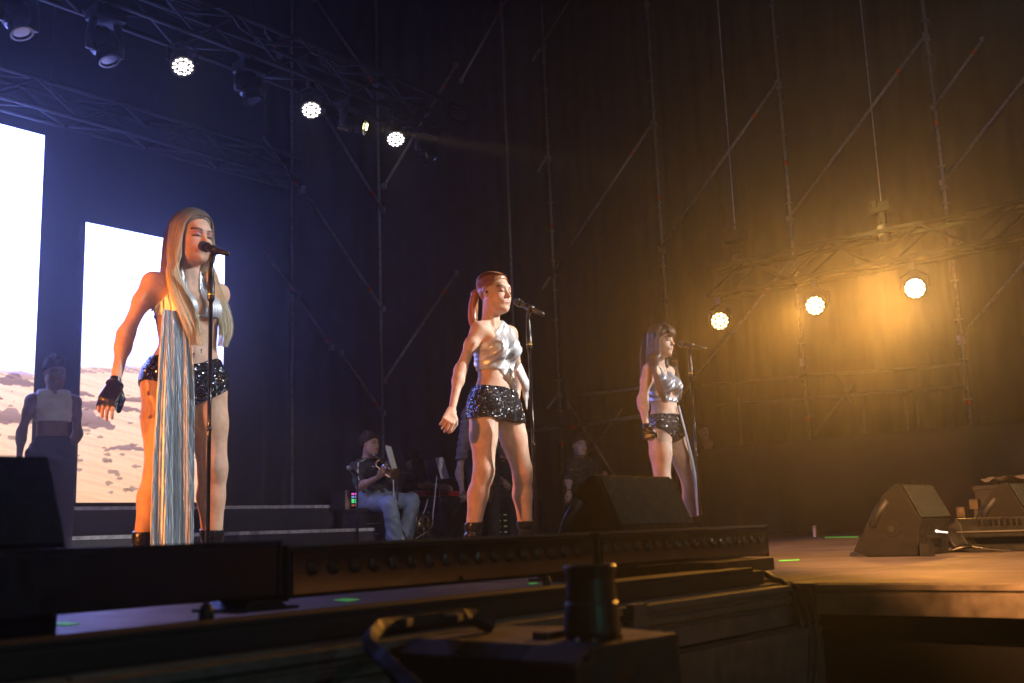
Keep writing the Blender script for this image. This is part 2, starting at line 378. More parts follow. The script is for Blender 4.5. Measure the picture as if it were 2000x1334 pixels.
# ------------------------------------------------------------------ scaffold
def scaffold(name, plane, val, poles, nodes, diags, label, group, r=.024, z1=11.5, z0=.0, disc=True, rails=()):
    P = (lambda a, z, o=0: Vector((val + o, a, z))) if plane == 'x' else (lambda a, z, o=0: Vector((a, val + o, z)))
    base = P(poles[0], 0); t = thing(name, base, label, 'scaffold', group)
    for a in poles:
        pole = MB().cyl(P(a, z0), P(a, z1), r, 10).build('pole', M_galv, t, smooth=True)
        if disc:
            rb = MB(); z = z0 + .6
            while z < z1:
                rb.lathe(P(a, z), (0, 0, 1), [(-.004, .03), (-.004, .058), (.006, .058), (.006, .03)], 8); z += .55
                if abs(z) > 99: break
            tag(rb.build('rosette', M_galv, pole), kind='stuff')
            bands = MB()
            for zz in (1.62, 5.6): bands.cyl(P(a, zz), P(a, zz + .09), r + .003, 10)
            tag(bands.build('tape_band', M_tape, pole, smooth=True), kind='stuff')
            # couplers at the nodes
            cp = MB()
            for zz in nodes: cp.box(P(a, zz), (.07, .07, .08)).box(P(a, zz - .06), (.04, .09, .025))
            tag(cp.build('coupler', M_galv, pole), kind='stuff')
    for (a0, za, a1, zb) in diags:
        off = -.06; A = P(a0, za, off); B = P(a1, zb, off); d = (B - A).normalized()
        dg = MB().cyl(A + d * .05, B - d * .05, r, 10).build('diagonal_brace', M_galv, t, smooth=True)
        L = (B - A).length
        tb = MB()
        tb.cyl(A + d * (L * .80), A + d * (L * .80 + .08), r + .003, 10); tb.build('tape_band', M_tape, dg, smooth=True)
        MB().box(A, (.06, .06, .08)).box(B, (.06, .06, .08)).build('coupler', M_galv, dg)['kind'] = 'stuff'
    for (a0, a1, z, rr) in rails:
        MB().cyl(P(a0, z, -.05), P(a1, z, -.05), rr, 10).build('ledger', M_galv, t, smooth=True)
    return t
yp = [15.9, 13.62, 11.42, 9.10, 6.78, 4.47, 2.15, -.15]
NZ = [.33, 2.53, 4.74, 6.96, 9.17]
dg = []
for k in range(0, 7):
    dg.append((yp[k], NZ[2], yp[k + 1], NZ[3]))
for k in (0, 1, 2, 3): dg.append((yp[k], NZ[3], yp[k + 1], NZ[4])) if k in (0, 1) else None
dg += [(yp[0], NZ[1], yp[1], NZ[2]), (yp[1], NZ[1], yp[2], NZ[2]), (yp[1], NZ[0] + .2, yp[2], NZ[1]), (yp[3] - .05, 2.1, yp[4], 4.1), (yp[5], NZ[1], yp[6], NZ[2]), (yp[5], 5.85, yp[5] - .75, 6.62), (yp[2], NZ[4], yp[3], NZ[4] + 2.2)]
dg = [d for d in dg if d is not None]
scaffold('side_scaffold', 'x', 14.86, yp, NZ, dg, 'galvanised tube scaffold with orange tape bands along the far side wall', None)
# faint return bay of the scaffold, seen behind the far-right lamps
M_dimtube = mat('dimmed_steel_tube', (.12, .11, .11), .6, .4, (22, .4))  # scaffold steel darkened, the dimness of the wing put into the colour
t = thing('wing_platform_frame', (14.0, 6, 0), 'dim tube railing and crossed braces behind the black drape under the orange lamps', 'railing')
for (a, b) in [((1370, 752), (1560, 735)), ((1560, 735), (1880, 712)), ((1400, 792), (1600, 776)), ((1600, 776), (1880, 755))]:
    MB().cyl(onX(*a, 14.0), onX(*b, 14.0), .022, 8).build('rail', M_dimtube, t, smooth=True)
for (a, b) in [((1636, 722), (1688, 850)), ((1668, 748), (1590, 850))]:
    MB().cyl(onX(*a, 13.9), onX(*b, 13.9), .024, 8).build('brace', M_dimtube, t, smooth=True)
for px in (1447, 1548, 1690, 1772, 1794):
    MB().cyl(onX(px - 4, 775, 13.95), onX(px + 4, 900, 13.95), .022, 8).build('post', M_dimtube, t, smooth=True)
t = thing('guard_rail', (13, 9, 0), 'two pale horizontal tubes with a thin brace right of the middle singer', 'railing')
for (a, b, r) in [((1108, 774), (1262, 757), .026), ((985, 846), (1095, 835), .026), ((1095, 835), (1262, 812), .034)]:
    MB().cyl(onX(*a, 12.6), onX(*b, 12.6), r, 10).build('rail', M_galv, t, smooth=True)
MB().cyl(onX(1109, 774, 12.6), onX(1111, 800, 12.6), .02, 8).build('post', M_galv, t, smooth=True)
MB().cyl(onX(1112, 790, 12.7), onX(1200, 930, 12.7), .018, 8).build('brace', M_galv, t, smooth=True)
MB().cyl(onX(1215, 800, 12.8), onX(1140, 900, 12.8), .016, 8).build('brace', M_galv, t, smooth=True)
MB().cyl(onX(1115, 833, 12.6), onX(1124, 832, 12.6), .036, 10).build('tape_band', M_tape, t, smooth=True)
# back wall scaffold (plane y = 11.2) seen faintly
q = lambda px, py: onY(px, py, 11.2)
bd = []
for (a, b) in [((610, 0), (740, 190)), ((585, 370), (742, 605)), ((500, 260), (583, 375)), ((625, 220), (742, 412)), ((500, 480), (575, 580)), ((575, 580), (642, 680)), ((660, 690), (742, 808)), ((470, 0), (540, 110)), ((745, 745), (885, 535)), ((745, 365), (885, 130)), ((895, 160), (985, 0))]:
    A = q(*a); B = q(*b); bd.append((A.x, A.z, B.x, B.z))
scaffold('back_scaffold', 'y', 11.2, [q(570, 500).x, q(742, 500).x, 13.4, 6.4], [.6, 2.8, 5.0, 7.2], bd, 'dim scaffold tubes and slanting braces against the back curtain', None, r=.022, disc=False)

# ------------------------------------------------------------------ masking drape and wing furniture on the right
tp0, tp1 = 13.0, 13.0
c = curtain('masking_drape', (13.2, 7.7), (13.2, -1.5), .01, 1.22, .05, .55, M_drape, nz=14); tag(c, 'black cloth drape hung low across the right wing behind the deck', 'drape')
c = curtain('masking_drape', (13.2, 7.7), (14.4, 8.2), .01, 1.18, .04, .5, M_drape, nz=10); tag(c, 'short return of the black cloth beside the desk', 'drape')
# ------------------------------------------------------------------ trusses
M_truss = mat('black_truss_paint', (.035, .035, .038), .55, .3, (14, .4), .2, 60)
M_truss2 = mat('shaded_black_truss', (.006, .006, .006), .95, 0, (14, .3), spec=.08)  # darker copy of the truss paint, shade put into the colour
def truss(name, A, B, w, label, group, r=.024, step=.45, mt=None):
    mt = mt or M_truss
    """square box truss from A to B (centre line), side w"""
    A = Vector(A); B = Vector(B); d = (B - A).normalized(); L = (B - A).length; s = d.cross(Vector((0, 0, 1))).normalized(); u = Vector((0, 0, 1))
    t = thing(name, A, label, 'truss', group); h = w / 2
    for a in (-h, h):
        for b in (-h, h):
            MB().cyl(A + s * a + u * b, B + s * a + u * b, r, 8).build('chord', mt, t, smooth=True)
    n = int(L / step); first = {}
    for fi, (p, q_) in enumerate([((-h, -h), (-h, h)), ((h, -h), (h, h)), ((-h, -h), (h, -h)), ((-h, h), (h, h))]):
        for k in range(n):
            P, Q = (p, q_) if k % 2 == 0 else (q_, p)
            key = (fi, k % 2)
            if key not in first:
                o = MB().cyl(A + s * P[0] + u * P[1] + d * (k * step), A + s * Q[0] + u * Q[1] + d * ((k + 1) * step), r * .5, 6).build('brace', mt, t, smooth=True); first[key] = (o, k)
            else:
                o0, k0 = first[key]; o = o0.copy(); COL.objects.link(o); o.location = o0.location + d * ((k - k0) * step)
    return t
truss('lighting_truss', (2.2, 7.75, 4.72), (8.3, 7.75, 4.72), .34, 'upper black lighting truss carrying the white round lamps over the stage', 'ceiling trusses')
truss('lighting_truss', (1.2, 8.75, 4.06), (6.9, 8.75, 4.06), .26, 'lower lighting truss hanging just above the video screens, lit blue', 'ceiling trusses', step=.40)
truss('lighting_truss', (9.9, 5.45, 2.70), (9.9, -2.5, 2.70), .30, 'side truss carrying the orange glowing lamps on the right', None, step=.45, mt=M_truss2)
for xx in (3.0, 5.6, 8.1):
    tag(MB().cyl((xx, 7.75, 4.9), (xx, 7.75, 11.5), .008, 6).build('steel_cable', M_black), 'thin steel cable holding the %s of the upper truss' % {3.0: 'left part', 5.6: 'middle', 8.1: 'right end'}[xx], 'cable', 'truss cables')
for xx in (1.6, 4.2, 6.8):
    tag(MB().cyl((xx, 8.75, 4.2), (xx, 8.75, 11.5), .008, 6).build('steel_cable', M_black), 'thin steel cable holding the %s of the lower truss' % {1.6: 'left part', 4.2: 'middle', 6.8: 'right end'}[xx], 'cable', 'lower truss cables')

# ------------------------------------------------------------------ lamps
def emis(name, col, strength):
    M = bpy.data.materials.new(name); M.use_nodes = True; B = M.node_tree.nodes['Principled BSDF']
    B.inputs['Base Color'].default_value = (.8, .8, .8, 1); B.inputs['Emission Color'].default_value = (*col, 1); B.inputs['Emission Strength'].default_value = strength; return M
M_ledw = emis('white_led', (1, .90, .84), 9); M_ledo = emis('orange_led', (1, .60, .20), 14); M_ledo2 = emis('orange_led_bright', (1, .66, .28), 20); M_ledo3 = emis('orange_led_brightest', (1, .74, .42), 40); M_ledoff = mat('led_lens_off', (.08, .08, .09), .1, 0, spec=1)
M_ledy = emis('yellow_led', (1, .85, .35), 30)
_lens_mesh = {}
def par_light(loc, aim, label, M_on, hang, group, R=.098, cat='stage lamp', lens=True):
    """round LED wash lamp: can, cooling fins, ring, 19 lenses, yoke, hung from a clamp"""
    loc = Vector(loc); a = (Vector(aim) - loc).normalized()
    t = thing('wash_light', loc, label, cat, group)
    MB().lathe(loc, a, [(-.20, .03), (-.195, .07), (-.13, .082), (-.125, .098), (-.02, R + .008), (.006, R + .010), (.006, R), (-.004, R)], 24).build('housing', M_black, t, smooth=False)
    fins = MB()
    for k in range(8): fins.lathe(loc, a, [(-.19 + k * .009, .06), (-.19 + k * .009, .088), (-.187 + k * .009, .088), (-.187 + k * .009, .06)], 14)
    fins.build('cooling_fins', M_black, t)['kind'] = 'stuff'
    s = a.orthogonal().normalized(); s = a.cross(Vector((0, 0, 1))).normalized(); u = s.cross(a)
    key = M_on.name
    pos = [(0, 0)] + [(.036 * math.cos(i * math.pi / 3), .036 * math.sin(i * math.pi / 3)) for i in range(6)] + [(.073 * math.cos(i * math.pi / 6 + .26), .073 * math.sin(i * math.pi / 6 + .26)) for i in range(12)]
    if lens:
        rot = Matrix((s, u, a)).transposed().to_4x4()
        if key not in _lens_mesh:
            tmp = MB().sphere((0, 0, 0), .0155, 10, (1, 1, .55)).build('lens', M_on, None, True); _lens_mesh[key] = tmp.data; bpy.data.objects.remove(tmp)
        for (x, y) in pos:
            o = bpy.data.objects.new('lens', _lens_mesh[key]); COL.objects.link(o)
            o.matrix_world = Matrix.Translation(loc + s * x * R / .098 + u * y * R / .098 + a * .004) @ rot
            mw = o.matrix_world.copy(); o.location = mw.translation; o.rotation_euler = mw.to_euler(); attach(o, t)
    if hang:
        top = Vector((loc.x, loc.y, loc.z)) - a * .08; z1 = hang
        yk = MB(); yw = R + .025
        yk.tube([top - s * yw, top - s * yw + Vector((0, 0, .12)), top + Vector((0, 0, .17)) - s * .03, top + Vector((0, 0, .17)) + s * .03, top + s * yw + Vector((0, 0, .12)), top + s * yw], .012, 6)
        yk.build('yoke', M_black, t)
        MB().box(top + Vector((0, 0, .21)), (.07, .05, .06)).cyl(top + Vector((0, 0, .17)), (top.x, top.y, z1), .012, 8).build('clamp', M_black, t)
    return t
G1 = 'white lamps on the upper truss'
for (px, py, lb) in [(357, 130, 'bright white round lamp with nineteen lenses, nearest the left edge of the truss'), (608, 215, 'bright white round lamp, middle one on the upper truss'), (773, 272, 'smallest bright white round lamp, right of the yellow beam lamp')]:
    p = onY(px, py, 7.6); d = (CAM - p).normalized() * .55 + Vector((0, -.1, -.62))
    par_light(p, p + d, lb, M_ledw, 4.56, G1)
    d = d.normalized(); spot('wash_beam', p + d * .03, p + d, 40, (1, .86, .80), 30, .8, .05)
G2 = 'orange lamps on the side truss'
for (px, py, lb, e, col) in [(1406, 627, 'smallest orange lamp on the side truss, above the third microphone', 45, ORANGE), (1592, 597, 'middle orange lamp with star shaped glare', 90, ORANGE), (1787, 563, 'brightest orange lamp at the right, wrapped in glowing haze', 240, ORANGE)]:
    p = onX(px, py, 9.73); a = (CAM + Vector((1.5, 2.5, .4)) - p).normalized()
    if px == 1787: a = (CAM + Vector((.6, .6, .5)) - p).normalized()
    par_light(p, p + a, lb, M_ledo if px < 1500 else (M_ledo2 if px < 1700 else M_ledo3), 2.55, G2)
    spot('orange_beam', p + a * .03, p + a, e * .75 * ORANGE_GAIN, (1, .40, .05), 36, 1, .05)
    spot('orange_flare', p + a * .03, CAM - RGT * .12 - UPV * .08, {1406: 40, 1592: 420, 1787: 1500}[px], (1, .50, .12), {1406: 3, 1592: 4, 1787: 6}[px], 1, .05)
    spot('orange_core', p + a * .03, CAM - RGT * .8 - UPV * .45, {1406: 70, 1592: 450, 1787: 1500}[px], (1, .40, .055), {1406: 7, 1592: 8, 1787: 10}[px], 1, .05)
# more lamps of the same truss, off and lost in the dark, light the deck from above
def moving_head(loc, aim, label, hang, on=None, group='moving head lamps on the upper truss'):
    loc = Vector(loc); a = (Vector(aim) - loc).normalized(); t = thing('moving_head_light', loc, label, 'moving lamp', group)
    MB().box((loc.x, loc.y, hang - .14), (.26, .20, .10)).build('base_box', M_black, t, bevel=.02)
    for sx in (-1, 1):
        MB().tube([(loc.x + sx * .10, loc.y, hang - .18), (loc.x + sx * .135, loc.y, loc.z + .06), (loc.x + sx * .13, loc.y, loc.z - .04)], .026, 8, flat=1.5).build('arm', M_black, t, smooth=True)
    c0 = loc - a * .10
    MB().lathe(c0, a, [(-.08, .03), (-.075, .08), (-.03, .105), (.12, .10), (.13, .085), (.20, .082), (.21, .088), (.225, .088), (.225, .07), (.21, .065)], 20).build('head', M_blackgloss, t, smooth=False)
    rg = MB()
    for k in range(4): rg.lathe(c0, a, [(-.02 + k * .03, .10), (-.02 + k * .03, .112), (-.008 + k * .03, .112), (-.008 + k * .03, .10)], 20)
    rg.build('cooling_ribs', M_blackgloss, t)['kind'] = 'stuff'
    MB().lathe(c0, a, [(.20, .0), (.212, .06)], 16).build('lens', on or M_ledoff, t)
    MB().box((loc.x, loc.y, hang - .03), (.05, .05, .12)).build('clamp', M_black, t)
    return t
for (px, py, lb) in [(34, 40, 'dark moving lamp pointing down in the top left corner'), (205, 95, 'dark moving lamp left of the first white lamp'), (488, 176, 'dark ribbed moving lamp between the first two white lamps'), (833, 292, 'dark moving lamp right of the last white lamp')]:
    p = onY(px, py, 7.6); moving_head(p, p + Vector((.2, -.35, -1)), lb, 4.56)
p = onY(690, 243, 7.6); bt = onY(1010, 300, 6.3)
moving_head(p, bt, 'moving lamp throwing a thin yellow beam to the right', 4.56)
bd_ = (bt - p).normalized(); MB().lathe(p + bd_ * .135, bd_, [(0, .0), (.004, .035)], 14).build('lens', M_ledy, bpy.data.objects['moving_head_light.004'])
spot('yellow_beam', p + bd_ * .16, bt, 14000, (1, .62, .18), 6.5, .5, .02)
M_strobe = mat('strobe_reflector', (.16, .14, .15), .35, .6)
for (px, py, lb) in [(362, 10, 'dark rectangular strobe lamp on top of the truss near the top edge'), (655, 118, 'dark rectangular strobe lamp above the middle white lamp'), (890, 215, 'small dark strobe lamp at the right end of the truss')]:
    p = onY(px, py, 7.9); t = thing('strobe_light', p, lb, 'strobe lamp', 'strobe lamps on the truss')
    R_ = Matrix.Rotation(math.radians(25), 3, 'X')
    MB().box(p, (.30, .10, .17), R_).build('housing', M_black, t, bevel=.01)
    fb = MB()
    for k in range(5): fb.box(p + R_ @ Vector((0, -.052, -.06 + k * .03)), (.26, .006, .018), R_)
    fb.build('reflector', M_strobe, t)['kind'] = 'stuff'
    MB().tube([p + Vector((-.17, 0, 0)), p + Vector((-.17, 0, -.14)), p + Vector((.17, 0, -.14)), p + Vector((.17, 0, 0))], .01, 6).build('yoke', M_black, t)
# cable clutter along the upper truss
for k in range(7):
    x0 = 2.6 + k * .85; pts = [Vector((x0 + .85 * i / 8, 7.58 + .03 * math.sin(i * 2 + k), 4.90 - .13 * math.sin(math.pi * i / 8) * (1 + .5 * math.sin(k * 3)))) for i in range(9)]
    tag(MB().tube(pts, .012, 6).build('power_cable', M_rubber, None, True), 'black cable sagging on the upper truss, %s span from the left' % ('first', 'second', 'third', 'fourth', 'fifth', 'sixth', 'last')[k], 'cable', 'truss power cables')
# chain hoists over the side truss
for (px, py, s_, lb) in [(1437, 462, 1, 'black chain hoist hanging above the left end of the side truss'), (1722, 405, .85, 'dim chain hoist higher up above the orange glow')]:
    p = onX(px, py, 9.9); t = thing('chain_hoist', p, lb, 'hoist', 'chain hoists')
    MB().box(p, (.13 * s_, .22 * s_, .12 * s_)).box(p + Vector((0, .05, .03)), (.16 * s_, .07 * s_, .09 * s_)).build('motor', M_truss2, t, bevel=.015)
    MB().box(p + Vector((0, 0, -.13 * s_)), (.05, .06, .12)).build('hook_block', M_truss2, t, bevel=.01)
    MB().lathe(p + Vector((0, 0, -.22 * s_)), (0, 0, -1), [(-.02, .02), (.0, .06), (.16, .05), (.17, .02)], 12).build('chain_bag', M_rubber, t, smooth=True)
    MB().cyl(p + Vector((0, 0, .05)), p + Vector((0, 0, 8)), .006, 6).build('chain', M_galv, t)

# front-of-house lamps behind the photographer (out of frame; the scaffold wash and the edge fill are added) and side lamps at stage right
def lamp_out(loc, aim, e, col, ang, label, name='follow_light', blend=.35):
    loc = Vector(loc); a = (Vector(aim) - loc).normalized()
    par_light(loc, aim, label, M_ledw if col != ORANGE else M_ledo, None, None, lens=False)
    spot(name, loc + a * .03, aim, e, col, ang, blend, .07)
for k in KEYS: lamp_out(*k)

# ------------------------------------------------------------------ wedge monitors
WP = [(.231, .022), (.166, 0), (-.05, 0), (-.056, .10), (-.075, .145), (0, .302), (.031, .296), (.076, .262), (.128, .195), (.178, .108), (.215, .05)]
def wedge(x0, x1, ya, sc, label, group='wedge monitors', handle=True):
    t = thing('wedge_monitor', ((x0 + x1) / 2, ya, 0), label, 'speaker', group)
    P = [(ya + u * sc, v * sc + .002) for u, v in WP]
    MB().prism(P, lambda t_, u, v: Vector((t_, u, v)), x0, x1).build('cabinet', M_cab, t, bevel=.006)
    # foam covered face on the audience side
    A = Vector((0, ya - .075 * sc, .145 * sc)); B = Vector((0, ya, .302 * sc)); d = (B - A).normalized(); n_ = Vector((0, -d.z, d.y))
    if n_.y > 0: n_ = -n_
    q_ = [A + d * .012 + n_ * .004, B - d * .010 + n_ * .004]
    MB().add([Vector((xx, p.y, p.z)) + o for xx in (x0 + .008, x1 - .008) for p in q_ for o in (Vector((0, 0, 0)), n_ * .006)],
             [(0, 1, 3, 2), (4, 6, 7, 5), (0, 4, 5, 1), (2, 3, 7, 6), (0, 2, 6, 4), (1, 5, 7, 3)]).build('foam_grille', M_grille, t, bevel=.002)
    # handle slot in the side cheek, pole socket, connector plate
    hs = MB(); pts = [(x0 - .001, ya + u * sc, v * sc) for u, v in [(.06, .235), (.10, .19), (.135, .13)]]
    hs.tube(pts, .016 * sc, 8, flat=1).build('handle_slot', M_rubber, t, smooth=True)
    MB().lathe((x0 - .003, ya + .055 * sc, .115 * sc), (1, 0, 0), [(0, .001), (0, .014), (.004, .016), (.004, .001)], 16).build('pole_socket', M_rubber, t)
    MB().lathe((x0 - .0015, ya + .055 * sc, .115 * sc), (1, 0, 0), [(0, .02), (0, .034), (.002, .036), (.002, .02)], 20).build('socket_ring', M_cab, t)
    MB().box(((x0 + x1) / 2, ya - .053 * sc, .06 * sc), (.5 * (x1 - x0), .006, .05)).build('connector_plate', M_blackgloss, t)
    return t
wedge(.50, .935, 1.90, 1.08, 'black wedge monitor with worn round mark, cut off by the left edge')
wedge(2.70, 3.13, 1.945, 1.08, 'black wedge monitor between the second and third microphone stands')
wedge(4.50, 4.87, 1.669, 1.0, 'black wedge monitor on the orange lit deck with round socket in its side')
wedge(5.25, 5.65, 1.45, 1.0, 'dark wedge monitor behind the floor batten at the right edge')
# little support block under the third wedge
tag(MB().tube([(4.47, 1.60, .004), (4.47, 1.60, .055), (4.47, 1.545, .055), (4.47, 1.545, .004), (4.47, 1.60, .004)], .004, 6).box((4.475, 1.572, .03), (.01, .05, .05)).build('support_bracket', M_black), 'small square bracket under the corner of the orange lit wedge', 'bracket')

# ------------------------------------------------------------------ LED battens on the front edge
M_lensb = mat('smoky_lens', (.05, .035, .03), .10, .2, spec=1)
def batten(x0, x1, y, z0, z1, lens_xs, label, tilt=0, group='LED battens along the front edge'):
    t = thing('led_batten', ((x0 + x1) / 2, y, z0), label, 'LED batten', group)
    d = .085
    MB().box(((x0 + x1) / 2, y + d / 2, (z0 + z1) / 2), (x1 - x0 - .006, d, z1 - z0)).build('housing', M_black, t, bevel=.005)
    MB().box(((x0 + x1) / 2, y + .004, z1 + .003), (x1 - x0 - .008, .012, .006)).build('top_lip', M_alu_dark if lens_xs else M_black, t, bevel=.001)
    for xx in (x0 + .004, x1 - .012):
        MB().box((xx, y + d / 2, (z0 + z1) / 2), (.008, d + .006, z1 - z0 + .008)).build('end_plate', M_cab, t, bevel=.002)
    if lens_xs:
        MB().box(((x0 + x1) / 2, y - .003, (z0 + z1) / 2), (x1 - x0 - .03, .006, z1 - z0 - .016)).build('front_glass', M_blackgloss, t)
        proto = None
        for xx in lens_xs:
            if proto is None: proto = MB().sphere((xx, y - .005, (z0 + z1) / 2 + .008), .0165, 12, (1, .6, 1)).build('lens', M_lensb, t, True); x00 = xx
            else: o = proto.copy(); COL.objects.link(o); o.location = proto.location + Vector((xx - x00, 0, 0))
    return t
batten(.28, 1.235, 1.60, .062, .156, [], 'black LED batten housing without lit lenses in front of the left wedge')
batten(1.24, 2.205, 1.605, .055, .148, [1.30 + k * .0517 for k in range(17)], 'LED batten with round lenses, middle one along the front edge')
batten(2.21, 3.14, 1.60, .060, .148, [2.24 + k * .0487 for k in range(18)], 'LED batten with round lenses, right end one before the cables')
def foot(x, label):
    t = thing('batten_foot', (x, 1.62, .04), label, 'bracket', 'feet under the LED battens')
    MB().prism([(-.055, .040), (.055, .040), (.028, .060), (-.028, .060)], lambda tt, u, v: Vector((x + u, tt, v)), 1.58, 1.70).build('wedge_foot', M_black, t, bevel=.003)
    MB().box((x, 1.64, .043), (.13, .14, .006)).build('base_plate', M_black, t, bevel=.001)
foot(1.18, 'trapezoid black foot under the joint of the first and second batten'); foot(2.92, 'black foot at the right end of the battens'); foot(2.13, 'dark foot under the joint of the second and third batten')
# low black box that carries the battens along the edge
t = thing('cable_tray', (0, 1.5, 0), 'low black tray that runs along the stage front under the battens', 'cable tray')
MB().box((-.40, 1.445, .018), (6.1, .15, .036)).build('tray_body', M_rubber, t, bevel=.006)
MB().box((2.68, 1.50, .045), (.34, .12, .035)).build('end_block', M_black, t, bevel=.004)
MB().box((1.55, 1.42, .040), (2.1, .09, .010)).build('tray_lid', M_rubber, t, bevel=.004)
for (px, py, D, r) in [(403, 1212, 1.72, .012), (1068, 1137, 2.3, .009)]:
    p = atD(px, py, D); tag(MB().lathe((p.x, p.y, .03), (0, 0, 1), [(0, r), (.02, r), (.03, r * .8), (.036, r * .3)], 14).build('rubber_knob', M_rubber, None, True), 'round black knob standing on the cable tray at the left' if px < 500 else 'tiny black knob on the cable tray beside the middle foot', 'knob')

# floor batten with yoke at the far right
t = thing('floor_batten', (4.95, 1.3, 0), 'black stage batten in a yoke, low on the deck at the right edge', 'LED batten')
MB().box((5.0, 1.15, .105), (.10, .92, .085)).build('housing', M_black, t, bevel=.008)
gr_ = MB()
for k in range(26): gr_.box((4.948, 1.50 - k * .024, .125), (.006, .014, .028))
gr_.build('lens_grid', M_blackgloss, t)['kind'] = 'stuff'
MB().box((4.945, 1.15, .088), (.012, .90, .006)).build('lower_lip', M_alu, t)
MB().prism([(1.66, .01), (1.54, .01), (1.575, .07), (1.58, .12), (1.60, .145), (1.63, .12), (1.635, .07)], lambda tt, u, v: Vector((tt, u, v)), 4.94, 5.06).build('yoke', M_black, t, bevel=.004)
MB().box((5.0, 1.15, .016), (.16, 1.0, .028)).build('base_rail', M_black, t, bevel=.004)

# case with a crumpled cloth, far right
p = onX(1972, 960, 7.6); t = thing('flight_case', (p.x, p.y, 0), 'black case topped with a crumpled grey cloth at the right edge', 'case')
MB().box((p.x, p.y - .25, .17), (.5, .8, .32)).build('body', M_case, t, bevel=.01)
MB().box((p.x, p.y - .25, .335), (.52, .82, .03)).build('lid', M_case, t, bevel=.006)
n = 26; X, Y = np.meshgrid(np.linspace(-.25, .25, n), np.linspace(-.42, .20, n)); Zc = .36 + .030 * np.abs(np.sin(X * 21 + Y * 13)) + .022 * np.abs(np.sin(Y * 31 - X * 17)) * np.exp(-((X) ** 2 + (Y + .1) ** 2) * 3)
V = np.concatenate([np.stack([X + p.x, Y + p.y - .1, Zc], -1).reshape(-1, 3), np.stack([X + p.x, Y + p.y - .1, np.full_like(X, .352)], -1).reshape(-1, 3)])
i, j = np.meshgrid(np.arange(n - 1), np.arange(n - 1), indexing='ij'); a = (i * n + j).ravel(); qf = np.stack([a, a + 1, a + n + 1, a + n], 1)
o = mesh_np('crumpled_cloth', V, np.concatenate([qf, qf[:, ::-1] + n * n]), mat('grey_cloth', (.14, .13, .13), .8), None); tag(o, 'crumpled grey cloth lying on the black case', 'cloth')
for (px, py) in ((1905, 985), (1880, 1000)):
    pb = onX(px, py, 6.9); tag(MB().cyl((pb.x, pb.y, 0), (pb.x, pb.y, pb.z), .02, 10).box((pb.x, pb.y, pb.z), (.07, .05, .06)).box((pb.x, pb.y, .02), (.2, .2, .03)).build('short_stand', M_black, None), 'short dim metal stand behind the right wedge' + (', taller one' if px == 1905 else ', shorter one'), 'stand')

# ------------------------------------------------------------------ tape marks, cables and small things on the deck
def tape(name, pts, mt, label, cat='tape', h=.0015):
    vs = [onZ(px, py, h) for px, py in pts]; n = len(vs)
    b = MB(); b.add([Vector((v.x, v.y, .001)) for v in vs] + [Vector((v.x, v.y, h + .0012)) for v in vs], [tuple(range(n)), tuple(range(2 * n - 1, n - 1, -1))] + [(i, (i + 1) % n, n + (i + 1) % n, n + i) for i in range(n)])
    return tag(b.build(name, mt), label, cat)
tape('tape_mark', [(98, 1219), (125, 1215), (156, 1218), (128, 1222)], M_gtape, 'bright green tape mark on the deck at the lower left')
tape('tape_mark', [(652, 1172), (675, 1169), (702, 1171), (680, 1175)], M_gtape, 'bright green tape mark on the deck under the middle batten')
tape('tape_mark', [(1030, 1139.5), (1046, 1138), (1052, 1140), (1036, 1141.5)], M_gtape, 'small green tape mark beside the middle foot')
tape('tape_mark', [(1611, 1048.2), (1676, 1047.2), (1676, 1049.8), (1611, 1050.8)], M_gtape, 'long thin green tape strip far back on the deck')
tape('tape_mark', [(1520, 1094.5), (1560, 1092.5), (1562, 1093.8), (1522, 1096)], M_gtape, 'faint green tape mark right of the battens')
p = onZ(1593, 1049, 0); tag(MB().lathe((p.x, p.y, 0.001), (0, 0, 1), [(0, .028), (.09, .028), (.10, .02), (.115, .02), (.115, .001)], 12).build('drink_can', mat('can_metal', (.6, .6, .55), .35, .7), None), 'small pale can standing far back on the deck', 'can')

def cable(pts, r, mt, label, cat='cable', group=None, n=8, name='cable'):
    """smooth curve through points"""
    P = [Vector(p) for p in pts]; out_ = []
    for i in range(len(P) - 1):
        p0, p1, p2, p3 = P[max(i - 1, 0)], P[i], P[i + 1], P[min(i + 2, len(P) - 1)]
        for k in range(6):
            t = k / 6; out_.append(.5 * ((2 * p1) + (-p0 + p2) * t + (2 * p0 - 5 * p1 + 4 * p2 - p3) * t * t + (-p0 + 3 * p1 - 3 * p2 + p3) * t ** 3))
    out_.append(P[-1])
    return tag(MB().tube(out_, r, n).build(name, mt, None, True), label, cat, group)
G3 = 'cables looping over the stage corner'
for k, dx in enumerate((0, 16, 30)):
    cable([(2.98 - .01 * k, 1.56, .05), onX(1500 + dx * .5, 1126 + k * 3, 2.8), onX(1535 + dx, 1140 + k * 4, 2.68), onX(1556 + dx, 1185, 2.62), onX(1568 + dx, 1250, 2.58), onX(1562 + dx, 1340, 2.55), onX(1555 + dx, 1420, 2.5)], .007, M_rubber, 'black cable bending down over the corner, %s of three' % ('leftmost', 'middle one', 'rightmost')[k], group=G3)
for k, (a, b, c_) in enumerate([((1345, 1112), (1372, 1098), (1410, 1104)), ((1385, 1092), (1398, 1098), (1412, 1108)), ((1330, 1116), (1365, 1096), (1385, 1107))]):
    cable([onZ(*a, .02), onZ(*b, .035), onZ(*c_, .01)], .008, M_rubber, 'short black cable loop between batten and tray, %s' % ('longest one', 'right upright one', 'lowest one')[k], group='cable loops under the right batten')
cable([onX(1848, 1036, 4.95), onX(1858, 1058, 4.9), onX(1868, 1070, 4.9)], .007, M_rubber, 'black plug cable hanging from the white lit plug')
